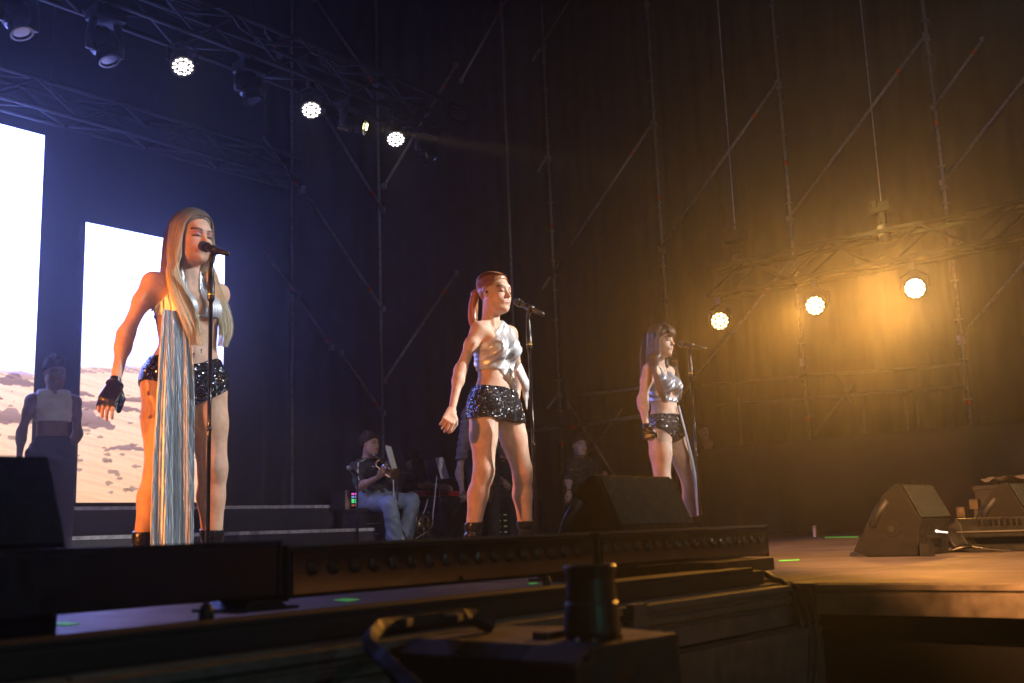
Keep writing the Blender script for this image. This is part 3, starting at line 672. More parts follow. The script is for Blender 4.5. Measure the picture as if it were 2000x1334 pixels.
tag(MB().cyl(onX(1816, 1034, 4.7), onX(1832, 1038, 4.72), .006, 10).cyl(onX(1832, 1038, 4.72), onX(1850, 1040, 4.8), .004, 8).build('plug', emis('plug_glint_glow', (1, 1, 1), .8), None), 'shiny metal plug sticking out of the orange lit wedge', 'plug')  # glint put in as white emission over the whole plug
for k in range(3):
    cable([(4.9, 1.62, .012), (4.86, 1.55 - .02 * k, .035 - .006 * k), (4.80 - .02 * k, 1.46, .02), (4.82, 1.38 - .02 * k, .006)], .004, M_wcable if k == 1 else M_rubber, ('black cable curl nearest the floor batten', 'white cable curl beside the floor batten', 'black cable curl farthest from the floor batten')[k], group='cable curls by the floor batten')
tag(MB().lathe((4.95, 1.66, .004), (0, 0, 1), [(0, .07), (.014, .075), (.02, .06), (.022, .01)], 16).build('cable_coil', M_rubber, None, True), 'flat black coil of cable in front of the floor batten', 'cable')

# ------------------------------------------------------------------ special effect machine in the pit (foreground)
fx = thing('effect_machine', atD(1080, 1290, 1.5), 'black low effect machine with a round nozzle and bent handle in the foreground pit', 'effect machine')
def slab(pts, zt, zb, name, mt, bev=.004):
    vs = [onZ(px, py, zt) for px, py in pts]; n = len(vs)
    return MB().add([Vector((v.x, v.y, zb)) for v in vs] + [v for v in vs], [tuple(range(n - 1, -1, -1)), tuple(range(n, 2 * n))] + [(i, (i + 1) % n, n + (i + 1) % n, n + i) for i in range(n)]).build(name, mt, fx, bevel=bev)
M_fx = mat('effect_machine_paint', (.022, .02, .02), .7, 0, (25, .4), .3, 200)
M_fx2 = mat('effect_machine_trim', (.09, .06, .065), .6, 0, (25, .3))
slab([(806, 1247), (1148, 1264), (1326, 1236), (1180, 1222), (990, 1222)], 0.0, -.16, 'body', M_fx, .006)
# sloping front panel below the top edge, three fields
a0, a1 = onZ(806, 1247, 0.0), onZ(1148, 1264, 0.0)
out_dir = Vector((-(a1 - a0).y, (a1 - a0).x, 0)).normalized()
if out_dir.dot(Vector((CAM.x, CAM.y, 0)) - Vector((a0.x, a0.y, 0))) < 0: out_dir = -out_dir
for (f0, f1, mt) in ((0, .32, M_fx2), (.325, .52, M_fx), (.525, .71, M_fx), (.715, 1, M_fx2)):
    A = a0.lerp(a1, f0); B = a0.lerp(a1, f1); o1 = out_dir * .030 + Vector((0, 0, -.018)); th = Vector((0, 0, -.006))
    MB().add([A, B, B + o1, A + o1, A + th, B + th, B + o1 + th, A + o1 + th], [(0, 1, 2, 3), (7, 6, 5, 4), (0, 4, 5, 1), (1, 5, 6, 2), (2, 6, 7, 3), (3, 7, 4, 0)]).build('front_field', mt, fx)
A = a0 + out_dir * .030 + Vector((0, 0, -.018)); B = a1 + out_dir * .030 + Vector((0, 0, -.018)); back = -out_dir * .2
MB().add([A, B, B + back, A + back, A + Vector((0, 0, -.15)), B + Vector((0, 0, -.15)), B + back + Vector((0, 0, -.15)), A + back + Vector((0, 0, -.15))], [(3, 2, 1, 0), (4, 5, 6, 7), (0, 1, 5, 4), (1, 2, 6, 5), (2, 3, 7, 6), (3, 0, 4, 7)]).build('front_housing', M_fx, fx, bevel=.004)
MB().box(atD(1075, 1240, 1.62), (.05, .03, .012)).build('latch', M_fx2, fx)
pc = onZ(1158, 1245, 0.002)
MB().lathe(pc, (0, 0, 1), [(0, .041), (.010, .043), (.05, .040), (.052, .038), (.085, .037), (.104, .040), (.106, .038), (.106, .030), (.06, .028)], 28).build('nozzle', M_black, fx, smooth=False)
for (px, py, cc) in ((1128, 1251, M_alu), (1160, 1252, M_alu_dark), (1214, 1245, M_brass), (1072, 1270, M_alu)):
    MB().sphere(onZ(px, py, .003) if py < 1262 else onZ(px, 1268, -.008), .004, 8).build('screw', cc, fx, True)
MB().tube([atD(965, 1224, 1.75), atD(930, 1207, 1.75), atD(905, 1206, 1.72), atD(780, 1222, 1.60), atD(738, 1228, 1.55), atD(722, 1246, 1.50), atD(722, 1262, 1.47), atD(800, 1334, 1.35), atD(850, 1385, 1.28)], .012, 4, flat=1.2).build('handle', M_fx, fx, bevel=.002)
for (px, py, D) in ((783, 1216, 1.60), (882, 1206, 1.68)): MB().box(atD(px, py, D), (.034, .03, .012), Matrix.Rotation(.5, 3, 'Z')).build('handle_clamp', M_fx, fx, bevel=.002)
MB().box(atD(800, 1400, 1.5), (.3, .3, .04)).build('base_plate', M_black, fx)

# ------------------------------------------------------------------ microphones on straight stands
M_micg = mat('mic_grille', (.05, .05, .055), .35, .7, None, .8, 900)
M_gold = mat('gold_ring', (.8, .6, .15), .3, 1)
def mic_stand(head, tail, clip, foot_y, thick_len, label, group='microphone stands in front of the singers'):
    h = onY(*head[:2], head[2]); tl = onY(*tail[:2], tail[2]); c = onY(*clip[:2], clip[2]); f = Vector((c.x, c.y, 0))
    t = thing('microphone_stand', f, label, 'microphone stand', group)
    MB().lathe(f, (0, 0, 1), [(0, .13), (.01, .13), (.018, .12), (.022, .02), (.05, .012)], 28).build('round_base', M_black, t)
    MB().cyl(f + Vector((0, 0, .03)), (c.x, c.y, c.z - thick_len - .03), .0095, 12).build('pole', M_blackgloss, t, True)
    z0 = c.z - thick_len - .04
    MB().lathe((c.x, c.y, z0), (0, 0, 1), [(0, .012), (.01, .017), (thick_len * .55, .017), (thick_len * .56, .0145), (thick_len * .9, .013), (thick_len + .02, .008)], 14).build('height_clutch', M_black, t, True)
    MB().lathe((c.x, c.y, z0 + .03), (0, 0, 1), [(0, .0175), (0, .0182), (.004, .0182), (.004, .0175)], 14).build('clutch_ring', M_gold, t)
    MB().cyl((c.x, c.y, c.z * .45), (c.x, c.y, c.z * .45 + .02), .0125, 12).build('pole_joint', M_black, t, True)
    a = (tl - h).normalized(); L = (tl - h).length
    m_ = thing('microphone', h, None, None)
    del_ = m_; bpy.data.objects.remove(del_)
    mic = MB().lathe(h, a, [(.045, .021), (.052, .019), (.06, .0165), (L * .75, .0145), (L * .92, .0125), (L * .925, .0115), (L, .011), (L, .001)], 16).build('microphone', M_black, t, True)
    MB().lathe(h, a, [(-.004, .004), (.0, .014), (.01, .022), (.026, .0255), (.040, .024), (.046, .021)], 18).build('grille_head', M_micg, mic, True)
    MB().lathe(h, a, [(.044, .0225), (.044, .024), (.050, .024), (.050, .0225)], 18).build('grille_ring', M_blackgloss, mic)
    cp = h + a * ((c - h).dot(a))
    MB().cyl(cp - a * .025, cp + a * .025, .020, 12).tube([cp - Vector((0, 0, .012)), (c.x, c.y, c.z - .01), (c.x, c.y, c.z - .04)], [.014, .012, .010], 10).build('clip', M_black, t, True)
    return t
mic_stand((391, 479, 4.20), (446, 496, 4.02), (413, 503, 4.12), 0, .17, 'black microphone stand in front of the long haired blonde singer')
mic_stand((1005, 587, 3.93), (1062, 615, 3.76), (1031, 612, 3.86), 0, .18, 'black microphone stand in front of the singer with the ponytail')
mic_stand((1325, 670, 4.17), (1379, 681, 3.98), (1346, 684, 4.09), 0, .17, 'black microphone stand in front of the dark haired singer')

# ================================================================== people: one smooth surface per body, meshed from a distance field
nrm_ = lambda v: v / (np.linalg.norm(v) + 1e-12)
class Field:
    def __init__(s, lo, hi, h):
        s.lo = np.array(lo, float); s.h = h; s.n = np.ceil((np.array(hi) - s.lo) / h).astype(int) + 1
        s.v = np.full(s.n, .2, np.float32)
        s.ax = [s.lo[k] + np.arange(s.n[k]) * h for k in range(3)]
    def copy(s):
        c = Field.__new__(Field); c.lo, c.h, c.n, c.ax = s.lo, s.h, s.n, s.ax; c.v = s.v.copy(); return c
    def new(s):
        c = s.copy(); c.v[:] = .2; return c
    def blk(s, lo, hi):
        a = np.clip(np.floor((np.array(lo) - s.lo) / s.h).astype(int), 0, s.n); b = np.clip(np.ceil((np.array(hi) - s.lo) / s.h).astype(int) + 1, 0, s.n)
        return tuple(slice(a[k], b[k]) for k in range(3))
    def pts(s, sl):
        return (s.ax[0][sl[0]][:, None, None].astype(np.float32), s.ax[1][sl[1]][None, :, None].astype(np.float32), s.ax[2][sl[2]][None, None, :].astype(np.float32))
    def mix(s, sl, d, k, op='u'):
        a = s.v[sl]
        if a.size == 0: return
        if op == 'u':
            h = np.maximum(k - np.abs(a - d), 0) / k if k > 0 else 0; s.v[sl] = np.minimum(a, d) - h * h * k * .25
        else:
            d = -d; h = np.maximum(k - np.abs(a - d), 0) / k if k > 0 else 0; s.v[sl] = np.maximum(a, d) + h * h * k * .25
    def cone(s, a, b, ra, rb, k=.02, flat=None, op='u'):
        """tapered capsule; flat = (direction, factor) squeezes it along a direction"""
        a = np.array(a, float); b = np.array(b, float); R = max(ra, rb) + max(k, .02) + .03
        f = 1.0
        if flat is not None: R *= max(1, flat[1])
        sl = s.blk(np.minimum(a, b) - R, np.maximum(a, b) + R); X, Y, Z = s.pts(sl)
        ba = b - a; L2 = ba @ ba + 1e-12
        x, y, z = X - a[0], Y - a[1], Z - a[2]
        t = np.clip((x * ba[0] + y * ba[1] + z * ba[2]) / L2, 0, 1)
        dx, dy, dz = x - t * ba[0], y - t * ba[1], z - t * ba[2]
        q2 = dx * dx + dy * dy + dz * dz
        if flat is not None:
            n = nrm_(np.array(flat[0], float)); f = flat[1]; c = dx * n[0] + dy * n[1] + dz * n[2]
            q2 = q2 - c * c + (c / f) ** 2; sc = min(1.0, (1 + f) / 2)
        else: sc = 1
        d = (np.sqrt(q2) - (ra + (rb - ra) * t)) * sc
        s.mix(sl, d, k, op)
    def ell(s, c, r, k=.02, R=None, op='u'):
        c = np.array(c, float); r = np.array(r, float); R = np.eye(3) if R is None else R   # rows: local axes
        ext = np.sqrt(((R.T * r) ** 2).sum(1)) + k + .03
        sl = s.blk(c - ext, c + ext); X, Y, Z = s.pts(sl); x, y, z = X - c[0], Y - c[1], Z - c[2]
        u = [(x * R[i][0] + y * R[i][1] + z * R[i][2]) for i in range(3)]
        k0 = np.sqrt(sum((u[i] / r[i]) ** 2 for i in range(3))); k1 = np.sqrt(sum((u[i] / r[i] ** 2) ** 2 for i in range(3))) + 1e-9
        s.mix(sl, k0 * (k0 - 1) / k1, k, op)
    def mesh(s, v=None, relax=1):
        v = s.v if v is None else v
        ins = v < 0
        if not ins.any(): return None
        idx = np.argwhere(ins); a = np.maximum(idx.min(0) - 2, 0); b = np.minimum(idx.max(0) + 3, s.n)
        v = v[a[0]:b[0], a[1]:b[1], a[2]:b[2]]; ins = v < 0; off = s.lo + a * s.h; n = np.array(v.shape)
        c = [ins[i:n[0] - 1 + i, j:n[1] - 1 + j, l:n[2] - 1 + l] for i in (0, 1) for j in (0, 1) for l in (0, 1)]
        cnt = sum(x.astype(np.uint8) for x in c); act = (cnt > 0) & (cnt < 8)
        ci = np.argwhere(act); cid = np.full(act.shape, -1, np.int64); cid[act] = np.arange(len(ci))
        corners = np.array([(i, j, l) for i in (0, 1) for j in (0, 1) for l in (0, 1)]); vals = np.stack([v[ci[:, 0] + o[0], ci[:, 1] + o[1], ci[:, 2] + o[2]] for o in corners], 1)
        acc = np.zeros((len(ci), 3)); w = np.zeros(len(ci))
        for p in range(8):
            for q_ in range(p + 1, 8):
                if np.abs(corners[p] - corners[q_]).sum() != 1: continue
                va, vb = vals[:, p], vals[:, q_]; m_ = (va < 0) != (vb < 0); t = np.where(m_, va / np.where(m_, va - vb, 1), 0)
                P = corners[p][None] + t[:, None] * (corners[q_] - corners[p])[None]; acc += P * m_[:, None]; w += m_
        V = off + (ci + acc / w[:, None]) * s.h
        Q = []
        for ax in range(3):
            o1, o2 = [(1, 2), (2, 0), (0, 1)][ax]
            A = ins[tuple(slice(0, n[k] - 1) if k == ax else slice(1, n[k] - 1) for k in range(3))]
            B = ins[tuple(slice(1, n[k]) if k == ax else slice(1, n[k] - 1) for k in range(3))]
            e = np.argwhere(A != B); st = A[A != B]
            base = e.copy()
            for k in range(3):
                if k != ax: base[:, k] += 1
            def cell(d1, d2):
                g_ = base.copy(); g_[:, o1] -= d1; g_[:, o2] -= d2; return cid[g_[:, 0], g_[:, 1], g_[:, 2]]
            q4 = np.stack([cell(1, 1), cell(0, 1), cell(0, 0), cell(1, 0)], 1); q4[~st] = q4[~st][:, ::-1]; Q.append(q4)
        Q = np.concatenate(Q); Q = Q[(Q >= 0).all(1)]
        for _ in range(relax):
            S_ = np.zeros_like(V); W = np.zeros(len(V))
            for a_, b_ in ((0, 1), (1, 2), (2, 3), (3, 0)):
                for k in range(3): S_[:, k] += np.bincount(Q[:, a_], V[Q[:, b_], k], len(V)) + np.bincount(Q[:, b_], V[Q[:, a_], k], len(V))
                W += np.bincount(Q[:, a_], minlength=len(V)) + np.bincount(Q[:, b_], minlength=len(V))
            V = V * .5 + .5 * S_ / np.maximum(W, 1)[:, None]
        return V, Q

# ---- materials for people
def skin_mat():
    M = mat('skin', (.5, .3, .22), .55, 0, (38, .10), .25, 300, attr=True, sss=.4, spec=.35); return M
M_skin = skin_mat()
def hair_mat(name, attr=True):
    M = bpy.data.materials.new(name); M.use_nodes = True; t = M.node_tree; B = t.nodes['Principled BSDF']
    at = t.nodes.new('ShaderNodeAttribute'); at.attribute_name = 'tone'
    t.links.new(at.outputs['Color'], B.inputs['Base Color']); B.inputs['Roughness'].default_value = .38; B.inputs['Specular IOR Level'].default_value = .6
    return M
M_hair = hair_mat('hair'); M_hair2 = hair_mat('short_hair'); M_hair2.node_tree.nodes['Principled BSDF'].inputs['Roughness'].default_value = .8; M_hair2.node_tree.nodes['Principled BSDF'].inputs['Specular IOR Level'].default_value = .2
def foil_mat(name, col, rough, metal, scale, bump, wrink):
    M = bpy.data.materials.new(name); M.use_nodes = True; t = M.node_tree; B = t.nodes['Principled BSDF']
    B.inputs['Base Color'].default_value = (*col, 1); B.inputs['Metallic'].default_value = metal; B.inputs['Roughness'].default_value = rough
    tc = t.nodes.new('ShaderNodeTexCoord'); mp = t.nodes.new('ShaderNodeMapping'); mp.inputs['Scale'].default_value = scale
    n = t.nodes.new('ShaderNodeTexNoise'); n.inputs['Scale'].default_value = 1; n.inputs['Detail'].default_value = 5
    t.links.new(tc.outputs['Object'], mp.inputs['Vector']); t.links.new(mp.outputs[0], n.inputs['Vector'])
    b = t.nodes.new('ShaderNodeBump'); b.inputs['Strength'].default_value = bump; b.inputs['Distance'].default_value = .006
    t.links.new(n.outputs['Fac'], b.inputs['Height']); t.links.new(b.outputs[0], B.inputs['Normal'])
    return M
M_foil = foil_mat('pleated_silver_foil', (.58, .62, .68), .50, .50, (120, 120, 30), .35, 0)
M_satin = foil_mat('silver_satin', (.72, .74, .78), .36, .35, (45, 30, 60), .45, 0)
M_denimsilver = foil_mat('pale_blue_lame', (.40, .45, .55), .34, .5, (120, 60, 40), .6, 0)
M_leather = foil_mat('black_leather', (.012, .011, .012), .22, 0, (60, 60, 60), .5, 0)
def sequin_mat():
    M = bpy.data.materials.new('black_sequins'); M.use_nodes = True; t = M.node_tree; B = t.nodes['Principled BSDF']
    tc = t.nodes.new('ShaderNodeTexCoord'); vo = t.nodes.new('ShaderNodeTexVoronoi'); vo.inputs['Scale'].default_value = 190; t.links.new(tc.outputs['Object'], vo.inputs['Vector'])
    sb = t.nodes.new('ShaderNodeVectorMath'); sb.operation = 'SUBTRACT'; sb.inputs[1].default_value = (.5, .5, .5); t.links.new(vo.outputs['Color'], sb.inputs[0])
    sc = t.nodes.new('ShaderNodeVectorMath'); sc.operation = 'SCALE'; sc.inputs['Scale'].default_value = 1.25; t.links.new(sb.outputs[0], sc.inputs[0])
    ge = t.nodes.new('ShaderNodeNewGeometry'); ad = t.nodes.new('ShaderNodeVectorMath'); ad.operation = 'ADD'; t.links.new(sc.outputs[0], ad.inputs[0]); t.links.new(ge.outputs['Normal'], ad.inputs[1])
    nn = t.nodes.new('ShaderNodeVectorMath'); nn.operation = 'NORMALIZE'; t.links.new(ad.outputs[0], nn.inputs[0]); t.links.new(nn.outputs[0], B.inputs['Normal'])
    B.inputs['Base Color'].default_value = (.11, .11, .125, 1); B.inputs['Metallic'].default_value = .85; B.inputs['Roughness'].default_value = .14
    B.inputs['Specular IOR Level'].default_value = 1; return M
M_sequin = sequin_mat()
M_cotton_black = mat('black_cotton', (.016, .016, .018), .85, 0, (14, .3), .5, 60)
M_cotton_grey = mat('faded_black_cotton', (.05, .048, .05), .85, 0, (10, .3), .6, 45)
M_denim = mat('blue_denim', (.24, .30, .42), .8, 0, (9, .35), .6, 60)
M_white_cloth = mat('white_cloth', (.62, .58, .60), .75, 0, (9, .15), .6, 50)
M_dark_trousers = mat('dark_trousers', (.03, .03, .05), .8, 0, (9, .3), .5, 60)

def frame(fwd, up=(0, 0, 1)):
    f = nrm_(np.array(fwd, float)); u = np.array(up, float); u = nrm_(u - f * (u @ f)); l = np.cross(u, f)   # person's left
    return l, f, u
def head_prims(F, hc, fr, s=1.0, smile=False, open_mouth=False, male=False, nose=1.0):
    l, f, u = fr; R = np.array([l, f, u]); P = lambda x, y, z: hc + s * (x * l + y * f + z * u)
    E = lambda c, r, k, op='u': F.ell(P(*c), np.array(r) * s, k * s, R, op)
    C = lambda a, b, ra, rb, k, op='u': F.cone(P(*a), P(*b), ra * s, rb * s, k * s, None, op)
    H = F.copy_empty if False else None
    E((0, -.014, .032), (.073, .092, .083), .01); E((0, .020, -.028), (.060, .064, .084), .03)
    jw = 1.12 if male else 1.0
    E((0, .030, -.076), (.043 * jw, .046, .036), .03); E((0, .066, -.096), (.019 * jw, .017, .015), .02)
    for sx in (-1, 1):
        E((sx * .037, .050, -.030), (.022, .022, .024), .03); C((sx * .050, -.002, -.05), (sx * .030, .045, -.085), .016, .016, .03)
    C((-.030, .070, .030), (.030, .070, .030), .012, .012, .02)
    for sx in (-1, 1):
        E((sx * .031, .093, .006), (.019, .016, .013), .014, 'd')
        E((sx * .031, .0700, .005), (.0165, .0145, .0130), .003)
        C((sx * .018, .0830, .023), (sx * .047, .071, .025), .0040, .0035, .012)
    C((0, .078, .010), (0, .098 * (1 + .02 * nose), -.022), .0065, .0085, .012)
    E((0, .1005, -.026), (.0095, .0085, .0075), .008)
    for sx in (-1, 1): E((sx * .0105, .090, -.030), (.0062, .0075, .0055), .006)
    C((-.020, .076, -.0555), (.020, .076, -.0555), .010, .010, .02)
    w = .024 if smile else .019; zc = -.050 if smile else -.056; lift = .006 if smile else 0
    for sx in (-1, 1):
        C((0, .0850, -.0515), (sx * w, .0760, zc + lift), .0056, .0030, .004); C((0, .0845, -.0605), (sx * w, .0760, zc + lift), .0062, .0028, .004)
    if open_mouth: E((0, .092, -.0560), (.015, .010, .0040), .002, 'd')
    else: C((-w, .083, zc + lift * .6), (w, .083, zc + lift * .6), .0012, .0012, .002, 'd'); C((-.012, .092, -.0562), (.012, .092, -.0562), .0014, .0014, .003, 'd')
    for sx in (-1, 1):
        E((sx * .0755, -.006, .002), (.008, .019, .031), .006); E((sx * .083, -.001, .004), (.006, .010, .018), .004, 'd')
def head_tone(V, hc, fr, s, skin, lips, brow, shadow, liner=(.01, .008, .008), blush=None, beard=None, eyes_open=False, teeth=False):
    l, f, u = fr; q_ = (V - hc) / s; x = q_ @ l; y = q_ @ f; z = q_ @ u; ax_ = np.abs(x)
    C = np.tile(np.array(skin, float), (len(V), 1)); skin = np.array(skin, float)
    n = .05 * np.sin(V[:, 0] * 61 + V[:, 2] * 47) + .04 * np.sin(V[:, 1] * 93 - V[:, 2] * 31); C *= (1 + n)[:, None]
    def blend(mask, c): m_ = np.clip(mask, 0, 1)[:, None]; C[:] = C * (1 - m_) + np.array(c) * m_
    front = (y > .045)
    if blush is not None: blend(front * np.exp(-(((ax_ - .042) / .017) ** 2 + ((z + .028) / .016) ** 2)) * .55, blush)
    if beard is not None: blend((z < -.035) * (y > .0) * np.clip((-.035 - z) / .02, 0, 1) * .4, beard)
    blend(front * np.exp(-(((ax_ - .031) / .019) ** 2 + ((z - .011) / .010) ** 2)) * 1.0, shadow)  # eye make-up, plus overhead-light shade painted around the eyes
    arch = .0250 + .004 * np.sin(np.clip((ax_ - .012) / .040, 0, 1) * 2.6)
    blend(front * (ax_ > .011) * (ax_ < .053) * np.clip((.0052 - np.abs(z - arch)) / .0020, 0, 1), brow)
    if eyes_open:
        blend(front * (ax_ > .018) * (ax_ < .044) * (np.abs(z - .004) < .0042), (.55, .52, .5)); blend(front * (np.hypot(ax_ - .031, z - .004) < .0046), (.03, .02, .015))
    lz = .004 if eyes_open else -.001
    lash = np.abs(z - (lz + (.0045 if eyes_open else 0) - .10 * np.abs(ax_ - .031)))
    blend(front * (ax_ > .013) * (ax_ < .052) * np.clip((.0034 - lash) / .0015, 0, 1), liner)
    lw = .023
    blend((y > .070) * (ax_ < lw) * np.clip((.0105 * (1 - (ax_ / lw) ** 2) + .002 - np.abs(z + .056)) / .002, 0, 1), lips)
    if teeth: blend((y > .070) * (ax_ < .013) * np.clip((.0024 - np.abs(z + .0555)) / .001, 0, 1), (.75, .72, .68))
    else: blend((y > .070) * (ax_ < .020) * np.clip((.0014 - np.abs(z + .0562)) / .001, 0, 1), np.array(lips) * .35)
    return C
def hand(F, w, d, n, th, curl, s=1.0, spread=.06, thumb_in=.3):
    """w wrist, d finger direction, n back-of-hand normal, th thumb side"""
    d = nrm_(np.array(d, float)); n = np.array(n, float); n = nrm_(n - d * (n @ d)); t = np.cross(d, n); t = t if t @ np.array(th, float) > 0 else -t
    r = .0088 * s; K = []
    for i, o in enumerate((.030, .010, -.010, -.029)):
        k = w + s * (d * (.085 - .004 * abs(i - 1)) + t * o * .95); K.append(k)
        F.cone(w + t * o * .45 * s, k, .0155 * s, .0115 * s, .012, (n, .78))
    F.cone(w + d * .03 * s + t * .012 * s, w + d * .045 * s + t * .034 * s, .016 * s, .013 * s, .015)
    tips = []
    for i, (k, L) in enumerate(zip(K, (.92, 1.02, .96, .78))):
        a = 0; p = k; dd = nrm_(d + t * spread * (1.5 - i))
        for j, seg in enumerate((.043, .027, .021)):
            a += math.radians(curl[j] if not callable(curl) else curl(i, j)); v = dd * math.cos(a) - n * math.sin(a); q_ = p + v * seg * L * s
            F.cone(p, q_, r * (1 - .10 * j), r * (.93 - .10 * j), .003); p = q_
        tips.append(p)
    p = w + s * (d * .030 + t * .026); v = nrm_(d * .75 + t * .62 - n * thumb_in); q_ = p + v * .040 * s; F.cone(p, q_, .0125 * s, .0105 * s, .008)
    v2 = nrm_(d * .95 + t * (.25 - thumb_in) - n * thumb_in * 1.6); q2 = q_ + v2 * .030 * s; F.cone(q_, q2, .0100 * s, .0088 * s, .003); F.cone(q2, q2 + nrm_(v2 - n * .15) * .022 * s, .0088 * s, .0070 * s, .003)
    return tips
def torso_prims(F, J, g, female=True):
    """J: pelvis, chest, neck, rsh, lsh, rhip, lhip ; g = build factor"""
    l, f, u = J['frame']; k = .05
    pel, wst, rib, nk = J['pelvis'], J['waist'], J['ribs'], J['neck']
    ft = (f, .72)
    lat = nrm_(J['lhip'] - J['rhip']); lat2 = nrm_(J['lsh'] - J['rsh'])
    ww = .062 if female else .075
    F.cone(pel - lat * .072 * g, pel + lat * .072 * g, .098 * g, .098 * g, k, (f, .95))
    F.cone(wst - lat2 * .050 * g, wst + lat2 * .050 * g, ww * 1.12 * g, ww * 1.12 * g, k, (f, 1.05))
    F.cone(pel * .5 + wst * .5 - lat * .062 * g, pel * .5 + wst * .5 + lat * .062 * g, .080 * g, .080 * g, k, (f, .98))
    F.cone(rib - lat2 * .055 * g, rib + lat2 * .055 * g, .083 * g, .083 * g, k, (f, 1.02)); mid = (rib + wst) / 2
    F.cone(mid - lat2 * .052 * g, mid + lat2 * .052 * g, .076 * g, .076 * g, k, (f, 1.0))
    up = rib * .45 + nk * .55 - u * .035
    F.cone(up - lat2 * .070 * g, up + lat2 * .070 * g, .064 * g, .064 * g, k, (f, .95))
    for sd in ('r', 'l'):
        sh = J[sd + 'sh']; sx = -1 if sd == 'r' else 1
        F.cone(nk - u * .012 + lat2 * sx * .03, sh + u * -.004 - lat2 * sx * .006, .034, .034 if female else .046, .05, (f, .9))     # trapezius to shoulder
        F.cone(nk - u * .066 + f * .040 + lat2 * sx * .022, sh + f * .014 + u * .004, .009, .010, .025)           # collar bone
        F.cone(rib + lat2 * sx * .085 * g, sh - u * .03 - lat2 * sx * .02, .045 * g, .040 * g, .04)
        if female:
            b = rib + lat2 * sx * .066 + f * .074 + u * .012
            F.ell(b, (.061, .060, .060), .025); F.cone(b + u * .02, sh - lat2 * sx * .04 + f * .02, .032, .020, .05)
        gl = pel + lat * sx * .062 * g - f * .060 - u * .045
        F.ell(gl, (.082 * g, .075 * g, .088 * g), .04)
    if female: F.ell(wst * .6 + pel * .4 + f * .050, (.06, .04, .07), .04)
def leg_prims(F, hip, kn, an, toe, g, fwd, heel=.0, female=True, shoe=0.0):
    hip, kn, an = map(lambda a: np.array(a, float), (hip, kn, an)); d = nrm_(kn - hip); L = np.linalg.norm(kn - hip)
    f = np.array(fwd, float); f = nrm_(f - d * (f @ d))
    F.cone(hip, hip + d * L * .45, .092 * g + shoe, .077 * g + shoe, .05); F.cone(hip + d * L * .45, kn - d * .02, .076 * g + shoe, .051 * g + shoe, .04)
    F.cone(hip + f * .008 + d * .06, kn - d * .05 + f * .006, .072 * g + shoe, .049 * g + shoe, .05)
    F.ell(kn + f * .010, (.046 * g + shoe, .044 * g + shoe, .060 * g + shoe), .05)
    d2 = nrm_(an - kn); L2 = np.linalg.norm(an - kn); f2 = np.array(fwd, float); f2 = nrm_(f2 - d2 * (f2 @ d2))
    F.cone(kn, an, .046 * g + shoe, .030 * g + shoe, .04); m_ = kn + d2 * L2 * .30 - f2 * .016
    F.cone(kn + d2 * L2 * .12 - f2 * .012, m_, .044 * g + shoe, .048 * g + shoe, .05); F.cone(m_, kn + d2 * L2 * .74 - f2 * .004, .048 * g + shoe, .032 * g + shoe, .05)
def foot_prims(F, an, toe, s=1.0, infl=0):
    an = np.array(an, float); toe = np.array(toe, float); d = nrm_(toe - an * np.array([1, 1, 0]) - np.array([0, 0, toe[2]]))
    hl = an * np.array([1, 1, 0]) + np.array([0, 0, .035]) - d * .03
    F.cone(an, hl + np.array([0, 0, max(an[2] - .10, 0)]), .034 + infl, .032 + infl, .03); ball = toe - d * .06; ball[2] = .030
    F.cone(hl + np.array([0, 0, max(an[2] - .10, 0)]), ball, .030 + infl, .034 + infl, .025); F.cone(ball, toe, .035 + infl, .026 + infl, .02, ((0, 0, 1), .8))
def arm_prims(F, sh, el, wr, g, female=True, infl=0, upper_only=False, fore_only=False):
    sh, el, wr = map(lambda a: np.array(a, float), (sh, el, wr)); m1 = sh * .62 + el * .38
    if not fore_only:
        F.cone(sh + nrm_(el - sh) * .004, m1, .042 * g + infl, .042 * g + infl, .05); F.cone(m1, el, .042 * g + infl, .036 * g + infl, .04)
    if upper_only: return
    F.cone(el, el * .75 + wr * .25, .0345 * g, .0350 * g, .05); F.cone(el * .75 + wr * .25, wr, .0350 * g, .0235 * g, .04)

def hair_cap(hc, fr, s, t, line=(.012, .85, 1.15), h=.005, male=False, ext=.0, part=False, back=-.12):
    """shell over the skull behind a hairline; line = height at the ear, slope to the forehead, slope to the nape"""
    l, f, u = fr; H = Field(hc - v3(.19, .20, .44), hc + v3(.19, .24, .18), h); head_prims(H, hc, fr, s, male=male)
    X, Y, Z = H.ax[0][:, None, None] - hc[0], H.ax[1][None, :, None] - hc[1], H.ax[2][None, None, :] - hc[2]
    x = (X * l[0] + Y * l[1] + Z * l[2]) / s; y = (X * f[0] + Y * f[1] + Z * f[2]) / s; z = (X * u[0] + Y * u[1] + Z * u[2]) / s
    zl = line[0] + np.where(y > 0, line[1] * y, line[2] * y) - ext * np.clip(np.abs(x) - .05, 0, .03)
    zl = np.maximum(zl, back)
    thick = t + .010 * np.clip((z - .02) / .09, 0, 1) * (1 - (.7 * np.exp(-(x / .006) ** 2) * (y > -.04) if part else 0)) + .0012 * np.sin(x * 700 + y * 90) + .0008 * np.sin(y * 620)
    thick = thick * np.sqrt(np.clip((z - zl) / .035, 0, 1))
    H.v = np.maximum(H.v - thick, (zl - z) * .8 * s).astype(np.float32)
    H.co = (x, y, z); return H
